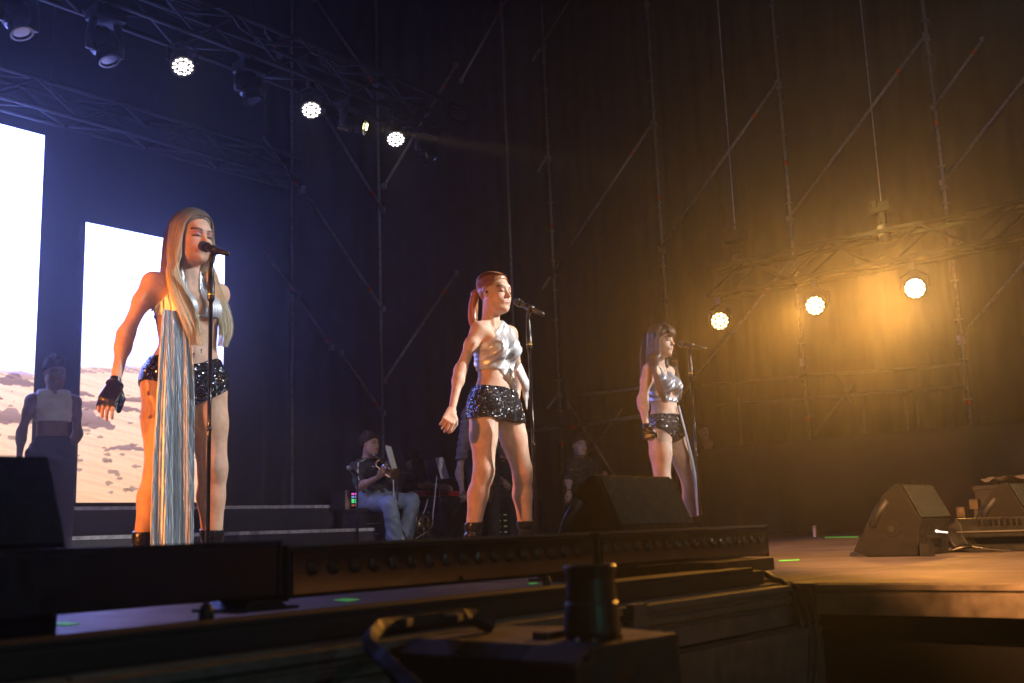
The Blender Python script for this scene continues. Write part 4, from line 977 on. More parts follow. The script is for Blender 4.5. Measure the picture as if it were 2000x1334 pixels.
# ---- strands
def strands(guides, n, r, seed, tone0, tone1, name='hair', parent=None, wob=.004, seg=4, tip=.35):
    """guides: list of (points[k,3], side vectors a[k,3], b[k,3]) ; strands fill the elliptical section"""
    rg = np.random.default_rng(seed); V = []; Q = []; C = []; base = 0
    for (P, A, B, share) in guides:
        P, A, B = np.array(P, float), np.array(A, float), np.array(B, float); k = len(P); tt = np.linspace(0, 1, k); ts = np.linspace(0, 1, 22)
        def sp(M_):
            # smooth resampling (Catmull-Rom)
            o = np.zeros((len(ts), 3)); x = ts * (k - 1); i = np.clip(x.astype(int), 0, k - 2); fr_ = (x - i)[:, None]
            p0, p1, p2, p3 = M_[np.clip(i - 1, 0, k - 1)], M_[i], M_[i + 1], M_[np.clip(i + 2, 0, k - 1)]
            return .5 * (2 * p1 + (p2 - p0) * fr_ + (2 * p0 - 5 * p1 + 4 * p2 - p3) * fr_ ** 2 + (3 * p1 - p0 - 3 * p2 + p3) * fr_ ** 3)
        Ps, As, Bs = sp(P), sp(A), sp(B)
        for s_ in range(int(n * share)):
            th = rg.uniform(0, 2 * np.pi); rr = np.sqrt(rg.uniform(.12, 1)); end = rg.uniform(.80, 1.0)
            m_ = max(int(len(ts) * end), 6); ph = rg.uniform(0, 6.28, 2); w_ = wob * ts[:m_, None]
            a_ = math.cos(th) * rr; b_ = math.sin(th) * rr
            c = Ps[:m_] + As[:m_] * a_ + Bs[:m_] * b_ + w_ * np.stack([np.sin(ts[:m_] * 7 + ph[0]), np.cos(ts[:m_] * 6 + ph[1]), 0 * ts[:m_]], 1) * rg.uniform(.3, 1.6)
            d = np.gradient(c, axis=0); d /= np.linalg.norm(d, axis=1)[:, None] + 1e-9
            s1 = np.cross(d, np.array([.3, .5, .1]) + 0 * d); s1 /= np.linalg.norm(s1, axis=1)[:, None] + 1e-9; s2 = np.cross(d, s1)
            rad = r * rg.uniform(.6, 1.3) * np.interp(ts[:m_] / ts[m_ - 1], [0, .1, .7, 1], [.6, 1, 1, tip])[:, None]
            ring = [c + s1 * rad * math.cos(q_) + s2 * rad * math.sin(q_) for q_ in np.arange(seg) * 2 * np.pi / seg]
            V.append(np.stack(ring, 1).reshape(-1, 3)); i, j = np.meshgrid(np.arange(m_ - 1), np.arange(seg), indexing='ij'); i = i.ravel(); j = j.ravel()
            Q.append(base + np.stack([i * seg + j, i * seg + (j + 1) % seg, (i + 1) * seg + (j + 1) % seg, (i + 1) * seg + j], 1)); base += m_ * seg
            g_ = (np.array(tone0)[None] * (1 - ts[:m_, None]) + np.array(tone1)[None] * ts[:m_, None]) * rg.uniform(.65, 1.35); C.append(np.repeat(g_, seg, 0))
    return mesh_np(name, np.concatenate(V), np.concatenate(Q), M_hair, parent, True, np.concatenate(C))
def long_hair(hc, fr, s, locks, n, r, seed, tone0, tone1, name, parent, y0r=(-.075, .066), rad=(.088, .106, .098), wob=.004, back=None):
    """strands leave the parting, hug the skull and run down a lock; locks: (side, points, side vectors, depth vectors, share)"""
    l, f, u = fr; rg = np.random.default_rng(seed); V = []; Q = []; C = []; base = 0; seg = 4
    for (sx, P, A, B, share) in locks:
        P, A, B = np.array(P, float), np.array(A, float), np.array(B, float)
        for _ in range(int(n * share)):
            y0 = rg.uniform(*y0r); a_ = (y0 - y0r[0]) / (y0r[1] - y0r[0]) * 2 - 1; b_ = rg.uniform(-1, 1) * math.sqrt(max(0, 1 - a_ * a_ * .6)); lift = rg.uniform(.985, 1.035)
            pts = []
            for ph in np.linspace(88, 2, 7):
                q = math.radians(ph); tt = 1 - ph / 88; y = y0 * (1 - .30 * tt) - .012 * tt; k = math.sqrt(max(.05, 1 - ((y + .014) / rad[1]) ** 2)) * lift
                pts.append(hc + s * (l * sx * rad[0] * math.cos(q) * k + f * y + u * (.034 + rad[2] * math.sin(q) * k)))
            for k in range(len(P)): pts.append(P[k] + A[k] * a_ + B[k] * b_)
            pts = np.array(pts); kk = len(pts); ts = np.linspace(0, 1, 34); x = ts * (kk - 1); i = np.clip(x.astype(int), 0, kk - 2); fr_ = (x - i)[:, None]
            p0, p1, p2, p3 = pts[np.clip(i - 1, 0, kk - 1)], pts[i], pts[i + 1], pts[np.clip(i + 2, 0, kk - 1)]
            c = .5 * (2 * p1 + (p2 - p0) * fr_ + (2 * p0 - 5 * p1 + 4 * p2 - p3) * fr_ ** 2 + (3 * p1 - p0 - 3 * p2 + p3) * fr_ ** 3)
            m_ = max(int(len(ts) * rg.uniform(.74, 1.0) ** .7), 12); ph_ = rg.uniform(0, 6.28, 2); w_ = wob * np.clip(ts * 1.6 - .5, 0, 1)[:, None]
            c = (c + w_ * np.stack([np.sin(ts * 9 + ph_[0]), np.cos(ts * 8 + ph_[1]), 0 * ts], 1) * rg.uniform(.2, 1.8))[:m_]; t_ = ts[:m_]
            d = np.gradient(c, axis=0); d /= np.linalg.norm(d, axis=1)[:, None] + 1e-9; s1 = np.cross(d, np.array([.3, .5, .1]) + 0 * d); s1 /= np.linalg.norm(s1, axis=1)[:, None] + 1e-9; s2 = np.cross(d, s1)
            rd = r * rg.uniform(.6, 1.3) * np.interp(t_ / t_[-1], [0, .1, .75, 1], [.7, 1, 1, .3])[:, None]
            ring = [c + s1 * rd * math.cos(q_) + s2 * rd * math.sin(q_) for q_ in np.arange(seg) * 2 * np.pi / seg]
            V.append(np.stack(ring, 1).reshape(-1, 3)); i, j = np.meshgrid(np.arange(m_ - 1), np.arange(seg), indexing='ij'); i = i.ravel(); j = j.ravel()
            Q.append(base + np.stack([i * seg + j, i * seg + (j + 1) % seg, (i + 1) * seg + (j + 1) % seg, (i + 1) * seg + j], 1)); base += m_ * seg
            tq = np.clip(t_ * 1.5 - .25, 0, 1)[:, None]; g_ = (np.array(tone0)[None] * (1 - tq) + np.array(tone1)[None] * tq) * rg.uniform(.6, 1.35); C.append(np.repeat(g_, seg, 0))
    return mesh_np(name, np.concatenate(V), np.concatenate(Q), M_hair, parent, True, np.concatenate(C))
def put(name, res, mt, parent, tone=None):
    if res is None: return None
    V, Q = res
    col = None if tone is None else (tone(V) if callable(tone) else np.tile(np.array(tone, float), (len(V), 1)))
    return mesh_np(name, V, Q, mt, parent, True, col)
def planes(F, *pl):
    """intersection of half spaces: (normal, offset) keeps n.p < offset"""
    X, Y, Z = F.ax[0][:, None, None], F.ax[1][None, :, None], F.ax[2][None, None, :]
    r = None
    for n, o in pl:
        d = n[0] * X + n[1] * Y + n[2] * Z - o; r = d if r is None else np.maximum(r, d)
    return r
def v3(*a): return np.array(a, float)
def gy(px, py, y): return np.array(onY(px, py, y))

import functools
def mxr(a): return functools.reduce(np.maximum, a)

def pair(C, t, name, mid, lat):
    """left and right piece, each a mesh of its own"""
    X, Y = C.ax[0][:, None, None], C.ax[1][None, :, None]; d = (X - mid[0]) * lat[0] + (Y - mid[1]) * lat[1]; v = C.v.copy()
    for sg in (-1, 1): C.v = np.maximum(v, sg * d).astype(np.float32); put(name, C.mesh(), M_leather, t)
def boots(C, t, cx): pair(C, t, 'ankle_boot', (cx, 0, 0), (1, 0, 0))
Zu = v3(0, 0, 1)
def limits(F, z0=None): return F
# ------------------------------------------------------------------ singer with long blonde hair
def singer_one():
    cx, cy = 2.785, 4.35
    t = thing('person', (cx, cy, 0), 'woman with long blonde hair singing, silver halter top and long silver cloth panel', 'person')
    F = Field((2.12, 4.02, -.01), (3.22, 4.74, 1.86), .0036)
    fr = frame((-.06, -1, 0))
    J = dict(frame=fr, pelvis=v3(cx - .005, cy + .005, .925), waist=v3(cx + .005, cy - .01, 1.085), ribs=v3(cx, cy, 1.235), neck=v3(cx, cy + .012, 1.435),
             rsh=v3(2.596, cy, 1.372), lsh=v3(2.972, cy + .01, 1.372), rhip=v3(2.685, cy, .90), lhip=v3(2.885, cy, .90))
    torso_prims(F, J, 1.10)
    legs = [((2.678, cy + .01, .91), (2.640, cy - .03, .488), (2.580, cy + .01, .11), (2.56, cy - .18, .03)), ((2.892, cy + .01, .91), (2.925, cy - .02, .495), (2.948, cy + .01, .11), (2.98, cy - .18, .03))]
    for (h, k, a, to) in legs: leg_prims(F, h, k, a, to, 1.09, (0, -1, 0)); foot_prims(F, v3(*a), v3(*to))
    B = F.copy()     # body without arms and head: clothes are shells of it
    A = F.new()
    rel, rwr = v3(2.492, cy + .035, 1.11), gy(224, 752, cy - .03)
    arm_prims(A, J['rsh'], rel, rwr, .88)
    G = F.new()
    hd = nrm_(v3(-.50, -.30, -.80)); tips = hand(G, rwr, hd, v3(-.55, -.70, .45), v3(.6, -.6, -.2), lambda i, j: (14, 30, 26)[j] + i * 3, 1.04, .05)
    A.v = np.minimum(A.v, G.v - .0)
    arm_prims(A, J['lsh'], v3(2.90, cy + .20, 1.12), v3(2.80, cy + .20, .93), 1.04); hand(A, v3(2.80, cy + .20, .93), v3(-.5, 0, -.6), v3(0, 1, 0), v3(0, 0, 1), (20, 30, 20))
    hc = v3(cx + .005, cy - .028, 1.612); s = 1.09; hf = frame((.06, -1, -.13))
    N = F.new()
    N.cone(v3(cx, cy + .018, 1.40), hc + v3(0, .022, -.05), .053, .050, .02); N.cone(v3(cx, cy + .03, 1.42), hc + v3(0, .04, -.03), .045, .05, .02)
    head_prims(N, hc, hf, s)
    F.mix((slice(None),) * 3, A.v, .045); F.mix((slice(None),) * 3, N.v, .035)
    F.cone(J['neck'] + v3(-.02, -.04, -.05), hc + v3(-.045, .01, -.04), .008, .009, .02); F.cone(J['neck'] + v3(.02, -.04, -.05), hc + v3(.045, .01, -.04), .008, .009, .02)
    tone = lambda V: head_tone(V, hc, hf, s, (.58, .35, .24), (.46, .15, .13), (.07, .035, .025), (.34, .14, .18), blush=(.62, .26, .20))
    put('body', F.mesh(), M_skin, t, tone)
    X, Y, Z = F.ax[0][:, None, None], F.ax[1][None, :, None], F.ax[2][None, None, :]
    # sequin briefs
    C = Field.copy(B); C.v = np.maximum(B.v - .008, np.maximum(Z - 1.005 - .02 * np.sin(X * 20), (.795 + .50 * np.abs(X - cx - .005)) - Z)); put('sequin_briefs', C.mesh(), M_sequin, t)
    # halter cups with pleats
    u = X - cx; ple = .0022 * np.sin(u * 420 + 2 * np.sin(Z * 30))
    for sx in (-1, 1):
        w = u * sx; C.v = np.maximum(F.v - .0065 - ple, mxr([1.212 + .02 * w - Z + 0 * Y, (.016 + (Z - 1.212) * .12) - w + 0 * Y, w - (.205 - (Z - 1.212) * .62) + 0 * Y, Y - (cy + .0) + 0 * X + 0 * Z, Z - 1.455 + 0 * X]))
        put('halter_cup', C.mesh(), M_foil, t)
    C.v = np.maximum(B.v - .005, np.abs(Z - 1.214 + .02 * (Y - cy)) - .005 + 0 * X); put('back_strap', C.mesh(), M_foil, t)
    # leather glove without finger tips
    p0 = rwr - hd * .03; dd = (X - p0[0]) * hd[0] + (Y - p0[1]) * hd[1] + (Z - p0[2]) * hd[2]
    C.v = np.maximum(A.v - .0036, np.maximum(-dd, dd - .150)); C.v = np.maximum(C.v, X - 2.55)
    put('leather_glove', C.mesh(), M_leather, t)
    MB().tube([rwr + .034 * (nrm_(np.cross(hd, v3(0, 1, 0))) * math.cos(q) + nrm_(np.cross(hd, np.cross(hd, v3(0, 1, 0)))) * math.sin(q)) for q in np.linspace(0, 6.28, 20)], .006, 6, cap=False).build('glove_strap', M_leather, t, True)
    # ankle boots
    Lg = B.copy(); wr_ = .003 * np.sin(Z * 160 + 3 * np.sin(X * 30)); C.v = np.maximum(Lg.v - .009 - wr_ * (Z < .17), Z - .232 - .01 * np.sin(Y * 20)); boots(C, t, cx)
    # long pleated cloth panel from cup to floor
    nz, nx = 110, 180; zz = np.linspace(0, 1, nz)[:, None]; ss = np.linspace(0, 1, nx)[None, :]
    TL, TR = gy(320, 600, cy - .145), gy(370, 612, cy - .150); ML, MR = gy(300, 760, cy - .155), gy(379, 760, cy - .155); BL, BR = gy(298, 1090, cy - .15), gy(377, 1090, cy - .15)
    def quad(a, b, c): return a * (1 - zz) ** 2 + 2 * b * zz * (1 - zz) + c * zz ** 2
    Lx = quad(TL[0], ML[0] * 1.5 - .25 * TL[0] - .25 * BL[0], BL[0]); Rx = quad(TR[0], MR[0] * 1.5 - .25 * TR[0] - .25 * BR[0], BR[0]); z_ = 1.212 + (.055 - 1.212) * zz + 0 * ss
    x_ = Lx + (Rx - Lx) * (ss + .018 * np.sin(ss * 9 - zz * 3) + .012 * np.sin(ss * 19 + zz * 5)); fold = .012 * np.sin(ss * 11 + 2.2 * zz + 1.3 * np.sin(zz * 4)) * (.25 + zz) + .008 * np.sin(ss * 31 - 3 * zz) * (.3 + zz) + .0035 * np.sin(ss * 165 + 2.5 * np.sin(zz * 6)) + .002 * np.sin(ss * 290 + zz * 40)
    y_ = cy - .142 - .03 * np.sin(np.clip(zz * 2.2, 0, 1) * np.pi / 2) + .02 * zz + fold
    y_[:int(nz * .10)] += 0
    P1 = np.stack([x_, y_ + 0 * x_, z_], -1).reshape(-1, 3); P2 = P1 + v3(0, .004, 0); i, j = np.meshgrid(np.arange(nz - 1), np.arange(nx - 1), indexing='ij'); a = (i * nx + j).ravel(); q = np.stack([a, a + 1, a + nx + 1, a + nx], 1)
    n_ = nx * nz; e = np.arange(nz - 1) * nx; sd = [np.stack([e, e + nx, e + nx + n_, e + n_], 1), np.stack([e + nx - 1, e + nx - 1 + n_, e + 2 * nx - 1 + n_, e + 2 * nx - 1], 1)]
    mesh_np('cloth_panel', np.concatenate([P1, P2]), np.concatenate([q, q[:, ::-1] + n_] + sd), M_foil, t)
    # hair: base volume, then strands
    l, f, uu = hf; R = np.array([l, f, uu]); Pq = lambda x, y, z: hc + s * (x * l + y * f + z * uu)
    Hh = hair_cap(hc, hf, s, .009, (-.005, 1.32, 1.6), part=True)
    Hh.cone(Pq(0, -.070, -.02), Pq(0, -.085, -.26), .066, .058, .03, (f, .7))
    for sx in (-1, 1):
        Hh.cone(Pq(sx * .072, -.006, .045), Pq(sx * .080, -.010, -.05), .016, .020, .02, (l, .75)); Hh.cone(Pq(sx * .080, -.010, -.05), Pq(sx * .078, .0, -.14), .020, .028, .02, (l, .8))
    hair_tone = lambda V: (np.array([.15, .10, .075])[None] * (1 - np.clip((1.72 - V[:, 2:3]) / .35, 0, 1)) + np.array([.60, .49, .33])[None] * np.clip((1.72 - V[:, 2:3]) / .35, 0, 1)) * (1 + .35 * np.sin(V[:, :1] * 900 + V[:, 2:3] * 25) * np.sin(V[:, 1:2] * 700))
    hb = put('hair', Hh.mesh(relax=2), M_hair, t, hair_tone)
    g = []
    for sx, pts in ((-1, [(337, 528, 4.30), (345, 562, 4.245), (361, 600, 4.198), (377, 642, 4.185), (391, 690, 4.185)]), (1, [(408, 524, 4.335), (418, 560, 4.29), (433, 600, 4.26), (441, 645, 4.245), (430, 692, 4.25)])):
        P = [Pq(sx * .088, .0, -.045), Pq(sx * .086, .002, -.10)] + [gy(*p) for p in pts]
        A_ = [f * .046, f * .040] + [v3(.026, 0, 0), v3(.036, 0, 0), v3(.046, 0, 0), v3(.046, 0, 0), v3(.024, 0, 0)]
        if sx > 0: A_ = [f * .046, f * .040] + [v3(-.018, 0, 0), v3(-.028, 0, 0), v3(-.034, 0, 0), v3(-.034, 0, 0), v3(-.018, 0, 0)]
        B_ = [l * .012, l * .018] + [v3(0, .022, 0)] * 2 + [v3(0, .014, 0)] * 3
        g.append((sx, P, A_, B_, .5))
    long_hair(hc, hf, s, g, 2200, .0013, 5, (.14, .10, .075), (.86, .72, .50), 'hair_strands', hb, y0r=(-.075, .074))
    P = [Pq(0, -.02, .128), Pq(0, -.085, .09), Pq(0, -.118, .0), Pq(0, -.12, -.12), Pq(0.0, -.12, -.25), Pq(0, -.10, -.36)]
    strands([(P, [l * .03, l * .06, l * .07, l * .07, l * .07, l * .06], [f * .01, uu * .008, f * .01, f * .02, f * .02, f * .02], 1)], 260, .0018, 6, (.17, .10, .065), (.55, .38, .22), 'back_strands', hb)
    # ear drop and navel jewel
    MB().tube([Pq(-.080, .004, -.03), Pq(-.082, .006, -.06), Pq(-.080, .010, -.085)], .003, 6).sphere(Pq(-.080, .010, -.088), .005, 8).build('earring', M_chrome, t, True)
    nv = gy(393, 683, cy - .128); MB().sphere(nv, .005, 8).sphere(nv + v3(0, -.002, -.012), .004, 8).build('navel_jewel', M_chrome, t, True)
singer_one()

# ------------------------------------------------------------------ singer with auburn ponytail
def singer_two():
    cx, cy = 4.745, 4.13
    t = thing('person', (cx, cy, 0), 'smiling woman with auburn ponytail, silver one-shoulder top and sequin shorts', 'person')
    F = Field((4.02, 3.80, -.01), (5.22, 4.50, 1.82), .0040); fr = frame((-.10, -1, 0))
    J = dict(frame=fr, pelvis=v3(cx + .0, cy + .01, .925), waist=v3(cx + .005, cy, 1.08), ribs=v3(cx + .005, cy, 1.225), neck=v3(cx, cy + .012, 1.43), rsh=v3(4.610, cy - .0, 1.360), lsh=v3(4.930, cy + .02, 1.375), rhip=v3(4.65, cy, .90), lhip=v3(4.85, cy, .90))
    torso_prims(F, J, .91)
    legs = [((4.648, cy + .01, .91), (4.585, cy - .03, .50), (4.512, cy + .02, .11), (4.49, cy - .17, .03)), ((4.845, cy + .01, .91), (4.940, cy - .03, .50), (4.998, cy + .01, .11), (5.03, cy - .17, .03))]
    for (h, k, a, to) in legs: leg_prims(F, h, k, a, to, .95, (0, -1, 0)); foot_prims(F, v3(*a), v3(*to))
    B = F.copy(); A = F.new()
    rel, rwr = gy(899, 724, cy + .03), gy(882, 803, cy - .03)
    arm_prims(A, J['rsh'], rel, rwr, .83); hd = nrm_(v3(-.62, -.30, -.72)); hand(A, rwr, hd, v3(-.25, -.80, .45), v3(.3, -.5, -.5), lambda i, j: (38, 62, 45)[j] + i * 4, 1.05, .03, .45)
    arm_prims(A, J['lsh'], gy(1010, 730, cy + .07), gy(1006, 800, cy + .03), .92); hand(A, gy(1006, 800, cy + .03), v3(.02, -.1, -1), v3(.9, .2, 0), v3(0, -1, 0), (15, 25, 20))
    hc = v3(cx + .012, cy - .020, 1.592); s = 1.085; hf = frame((.02, -1, -.03))
    N = F.new(); N.cone(v3(cx, cy + .018, 1.40), hc + v3(0, .020, -.05), .049, .045, .02); N.cone(v3(cx, cy + .03, 1.42), hc + v3(0, .04, -.03), .04, .047, .02)
    head_prims(N, hc, hf, s, smile=True)
    F.mix((slice(None),) * 3, A.v, .045); F.mix((slice(None),) * 3, N.v, .03)
    F.cone(J['neck'] + v3(-.02, -.04, -.05), hc + v3(-.045, .01, -.04), .008, .009, .02)
    put('body', F.mesh(), M_skin, t, lambda V: head_tone(V, hc, hf, s, (.62, .40, .29), (.48, .14, .12), (.18, .08, .05), (.42, .25, .18), blush=(.66, .32, .25), teeth=True))
    X, Y, Z = F.ax[0][:, None, None], F.ax[1][None, :, None], F.ax[2][None, None, :]
    # loose sequin shorts
    K = B.copy(); K.cone(v3(cx - .070, cy, .88), v3(cx + .080, cy, .87), .095, .095, .04); C = B.copy()
    fl = .006 + .055 * np.clip(1.0 - Z, 0, .25) + .004 * np.sin(X * 60 + Z * 20)
    C.v = np.maximum(K.v - fl, np.maximum(Z - 1.008 + .10 * (X - cx), (.815 - .06 * (X - cx) + .006 * np.sin(X * 40)) - Z)); put('sequin_shorts', C.mesh(), M_sequin, t)
    # wrapped satin top, diagonal folds
    a1 = gy(926, 692, cy - .06); b1 = gy(984, 628, cy - .03); sl_ = (b1[2] - a1[2]) / (b1[0] - a1[0])
    ft = X * .80 + Z * -.62; fold = .0075 * np.abs(np.sin(ft * 62 + 1.5 * np.sin(X * 9 + Y * 6) + Y * 6)) ** .7 + .003 * np.sin(ft * 150 + Z * 9)
    zl = 1.115 - 1.05 * np.clip(X - (cx - .04), 0, .14)
    reg = mxr([(Z - a1[2]) - sl_ * (X - a1[0]) + 0 * Y, X - (4.965 - (Z - 1.25) * .62) + 0 * Y, zl - Z + 0 * Y, Z - 1.45 + 0 * X + 0 * Y])
    T_ = B.v if False else np.minimum(B.v, np.maximum(N.v, Z - 1.44)); Ts = F.new(); Ts.v = F.v.copy() if False else B.v.copy(); Ts.mix((slice(None),) * 3, N.v, .03)
    C.v = np.maximum(Ts.v - .008 - fold * np.clip(-reg / .03, 0, 1), np.maximum(reg, -(Z - 1.0) * 1.0 - .15)); put('wrap_top', C.mesh(), M_satin, t)
    # knotted end at the waist
    kt = Field((4.70, 3.86, .80), (5.05, 4.25, 1.16), .004)
    for q in range(4):
        kt.cone(v3(4.79 + .014 * q, 3.992 + .003 * q, 1.105 + .014 * q), v3(4.890 + .004 * q, 4.012, 1.010 + .014 * q), .013, .015, .016)
    kt.cone(v3(4.895, 4.01, 1.03), v3(4.905, 4.025, .97), .026, .018, .02, ((0, 1, 0), .5)); kt.cone(v3(4.905, 4.025, .97), v3(4.905, 4.02, .89), .018, .007, .02, ((0, 1, 0), .5))
    put('wrap_knot', kt.mesh(), M_satin, t)
    C.v = np.maximum(B.v - .009 - .003 * np.sin(Z * 150 + X * 40) * (Z < .18), Z - .225); boots(C, t, cx)
    # hair pulled back
    l, f, uu = hf; R = np.array([l, f, uu]); Pq = lambda x, y, z: hc + s * (x * l + y * f + z * uu)
    Hh = hair_cap(hc, hf, s, .005, (.016, .88, 1.1), back=-.07)
    Hh.ell(Pq(0, -.118, .035), v3(.022, .022, .022), .01)
    pt = [Pq(0, -.118, .035), Pq(0, -.150, .02), Pq(0, -.165, -.05), Pq(-.01, -.160, -.12), Pq(-.02, -.135, -.185), Pq(-.02, -.12, -.215)]
    for a_, b_, r0, r1 in zip(pt[:-1], pt[1:], (.018, .026, .028, .024, .014), (.026, .028, .024, .014, .006)): Hh.cone(a_, b_, r0 * .9, r1 * .9, .015)
    aub = np.array([.34, .125, .045]); hb = put('hair', Hh.mesh(relax=2), M_hair, t, lambda V: aub[None] * (1 + .4 * np.sin(V[:, :1] * 700 + V[:, 2:3] * 300) * np.sin(V[:, 1:2] * 120)))
    g = [(pt, [l * .012, l * .024, l * .030, l * .028, l * .020, l * .010], [uu * .012, f * .02, f * .028, f * .026, f * .018, f * .008], .5)]
    for sx in (-1, 1):
        g.append(([Pq(sx * .012, .062, .100), Pq(sx * .045, .0, .113), Pq(sx * .050, -.07, .085), Pq(sx * .02, -.112, .045)], [l * .03, l * .032, l * .026, l * .01], [uu * .003, uu * .004, uu * .006, uu * .008], .25))
        g.append(([Pq(sx * .070, .040, .062), Pq(sx * .080, -.01, .060), Pq(sx * .065, -.075, .052), Pq(sx * .02, -.115, .038)], [uu * .03, uu * .032, uu * .028, uu * .012], [l * .003, l * .003, l * .005, f * .008], .25))
    strands(g, 700, .0016, 8, (.36, .13, .05), (.42, .16, .07), 'hair_strands', hb, wob=.003)
    MB().sphere(Pq(-.083, .006, -.004), .009, 8).build('ear_monitor', M_blackgloss, t, True); MB().sphere(Pq(-.079, .004, -.032), .004, 8).build('earring', M_chrome, t, True)
singer_two()

# ------------------------------------------------------------------ singer with long dark hair
def singer_three():
    cx, cy = 7.035, 4.40
    t = thing('person', (cx, cy, 0), 'woman with long dark fringed hair and pale blue crossed top, gloved fist at her side', 'person')
    F = Field((6.48, 3.98, -.01), (7.68, 4.78, 1.80), .0046); fr = frame((.0, -1, 0))
    J = dict(frame=fr, pelvis=v3(cx + .045, cy + .01, .92), waist=v3(cx + .03, cy, 1.075), ribs=v3(cx + .01, cy, 1.22), neck=v3(cx, cy + .012, 1.425), rsh=v3(6.872, cy, 1.362), lsh=v3(7.19, cy + .02, 1.372), rhip=v3(6.98, cy, .90), lhip=v3(7.17, cy, .90))
    torso_prims(F, J, .98)
    legs = [((6.985, cy + .01, .90), (6.915, cy - .03, .49), (6.875, cy + .02, .11), (6.86, cy - .16, .03)), ((7.165, cy + .01, .90), (7.335, cy - .02, .49), (7.43, cy + .01, .11), (7.47, cy - .16, .03))]
    for (h, k, a, to) in legs: leg_prims(F, h, k, a, to, 1.0, (0, -1, 0)); foot_prims(F, v3(*a), v3(*to))
    B = F.copy(); A = F.new()
    rel, rwr = gy(1255, 782, cy + .02), gy(1262, 834, cy - .05)
    arm_prims(A, J['rsh'], rel, rwr, .95); hd = nrm_(v3(.0, -.25, -1)); hand(A, rwr, hd, v3(-.9, -.25, 0), v3(.1, -1, 0), lambda i, j: (72, 88, 60)[j], 1.0, .0, .5)
    arm_prims(A, J['lsh'], v3(7.235, cy + .09, 1.09), v3(7.20, cy + .04, .87), 1.0); hand(A, v3(7.20, cy + .04, .87), v3(0, -.1, -1), v3(.9, 0, 0), v3(0, -1, 0), (20, 30, 20))
    hc = gy(1291, 668, cy - .03); hc[2] = 1.592; s = 1.06; hf = frame((.10, -1, -.06))
    N = F.new(); N.cone(v3(cx, cy + .018, 1.39), hc + v3(0, .020, -.05), .047, .044, .02)
    head_prims(N, hc, hf, s)
    F.mix((slice(None),) * 3, A.v, .045); F.mix((slice(None),) * 3, N.v, .03)
    put('body', F.mesh(), M_skin, t, lambda V: head_tone(V, hc, hf, s, (.60, .41, .31), (.44, .15, .13), (.07, .04, .03), (.16, .09, .08)))
    X, Y, Z = F.ax[0][:, None, None], F.ax[1][None, :, None], F.ax[2][None, None, :]; C = B.copy()
    C.v = np.maximum(B.v - .008, np.maximum(Z - 1.02, (.785 + .62 * np.abs(X - cx - .045)) - Z)); put('sequin_briefs', C.mesh(), M_sequin, t)
    ft = X * .7 - Z * .7; fold = .004 * np.sin(ft * 130 + Y * 20)
    Ts = B.copy(); Ts.mix((slice(None),) * 3, N.v, .03); u = X - cx
    hole = np.maximum(.13 - .9 * np.abs(u - .01) - (Z - 1.10), Z - 1.235) # placeholder for the bare triangle below
    reg = mxr([1.115 - Z + 0 * X + 0 * Y, Z - 1.42 + .9 * np.abs(u) * (np.abs(u) > .06) + 0 * Y, -(mxr([np.abs(u - .02) - .055, np.abs(Z - 1.175) - .032, Y - cy])), -(mxr([np.abs(u) - (.012 + (Z - 1.25) * .30), 1.25 - Z + 0 * X, Y - cy]))])
    C.v = np.maximum(Ts.v - .006 - fold, reg); put('crossed_top', C.mesh(), M_denimsilver, t)
    MB().tube([v3(cx + .005 + .014 * math.cos(q), cy - .165, 1.235 + .014 * math.sin(q)) for q in np.linspace(0, 6.28, 14)], .003, 6, cap=False).build('ring_clasp', M_gold, t, True)
    p0 = rwr - hd * .025; dd = (X - p0[0]) * hd[0] + (Y - p0[1]) * hd[1] + (Z - p0[2]) * hd[2]
    C.v = mxr([A.v - .0040, -dd, dd - .118, X - 6.95 + 0 * Y + 0 * Z]); put('leather_glove', C.mesh(), M_leather, t)
    C.v = np.maximum(B.v - .009, Z - .225); boots(C, t, cx)
    # sash hanging from the waist
    g0 = [gy(1326, 792, cy - .10), gy(1338, 840, cy - .12), gy(1350, 890, cy - .12), gy(1360, 945, cy - .11), gy(1367, 1006, cy - .10)]
    wd = [.012, .022, .034, .050, .070]; nx = 26; tt = np.linspace(0, 4, 60); P = np.stack([np.interp(tt, range(5), [p[k] for p in g0]) for k in range(3)], 1); W = np.interp(tt, range(5), wd); ss = np.linspace(-1, 1, nx)
    V = P[:, None, :] + W[:, None, None] * ss[None, :, None] * v3(.9, .3, 0) + (.008 * np.sin(ss[None, :] * 14 + tt[:, None]) * (.3 + tt[:, None] / 4))[..., None] * v3(.3, -.9, 0)
    V1 = V.reshape(-1, 3); V2 = V1 + v3(0, .004, 0); i, j = np.meshgrid(np.arange(59), np.arange(nx - 1), indexing='ij'); a = (i * nx + j).ravel(); q = np.stack([a, a + 1, a + nx + 1, a + nx], 1)
    mesh_np('waist_sash', np.concatenate([V1, V2]), np.concatenate([q, q[:, ::-1] + 60 * nx]), M_denimsilver, t)
    l, f, uu = hf; R = np.array([l, f, uu]); Pq = lambda x, y, z: hc + s * (x * l + y * f + z * uu)
    Hh = hair_cap(hc, hf, s, .011, (-.005, .85, 1.6), part=False)
    Hh.cone(Pq(0, -.07, -.02), Pq(0, -.085, -.24), .072, .060, .03, (f, .75))
    for sx in (-1, 1):
        Hh.cone(Pq(sx * .074, -.010, .045), Pq(sx * .082, -.014, -.05), .020, .026, .02, (l, .8)); Hh.cone(Pq(sx * .082, -.014, -.05), Pq(sx * .082, -.01, -.17), .026, .032, .02)
    drk = np.array([.050, .028, .020]); hb = put('hair', Hh.mesh(relax=2), M_hair, t, lambda V: drk[None] * (1 + .4 * np.sin(V[:, :1] * 900)))
    g = []
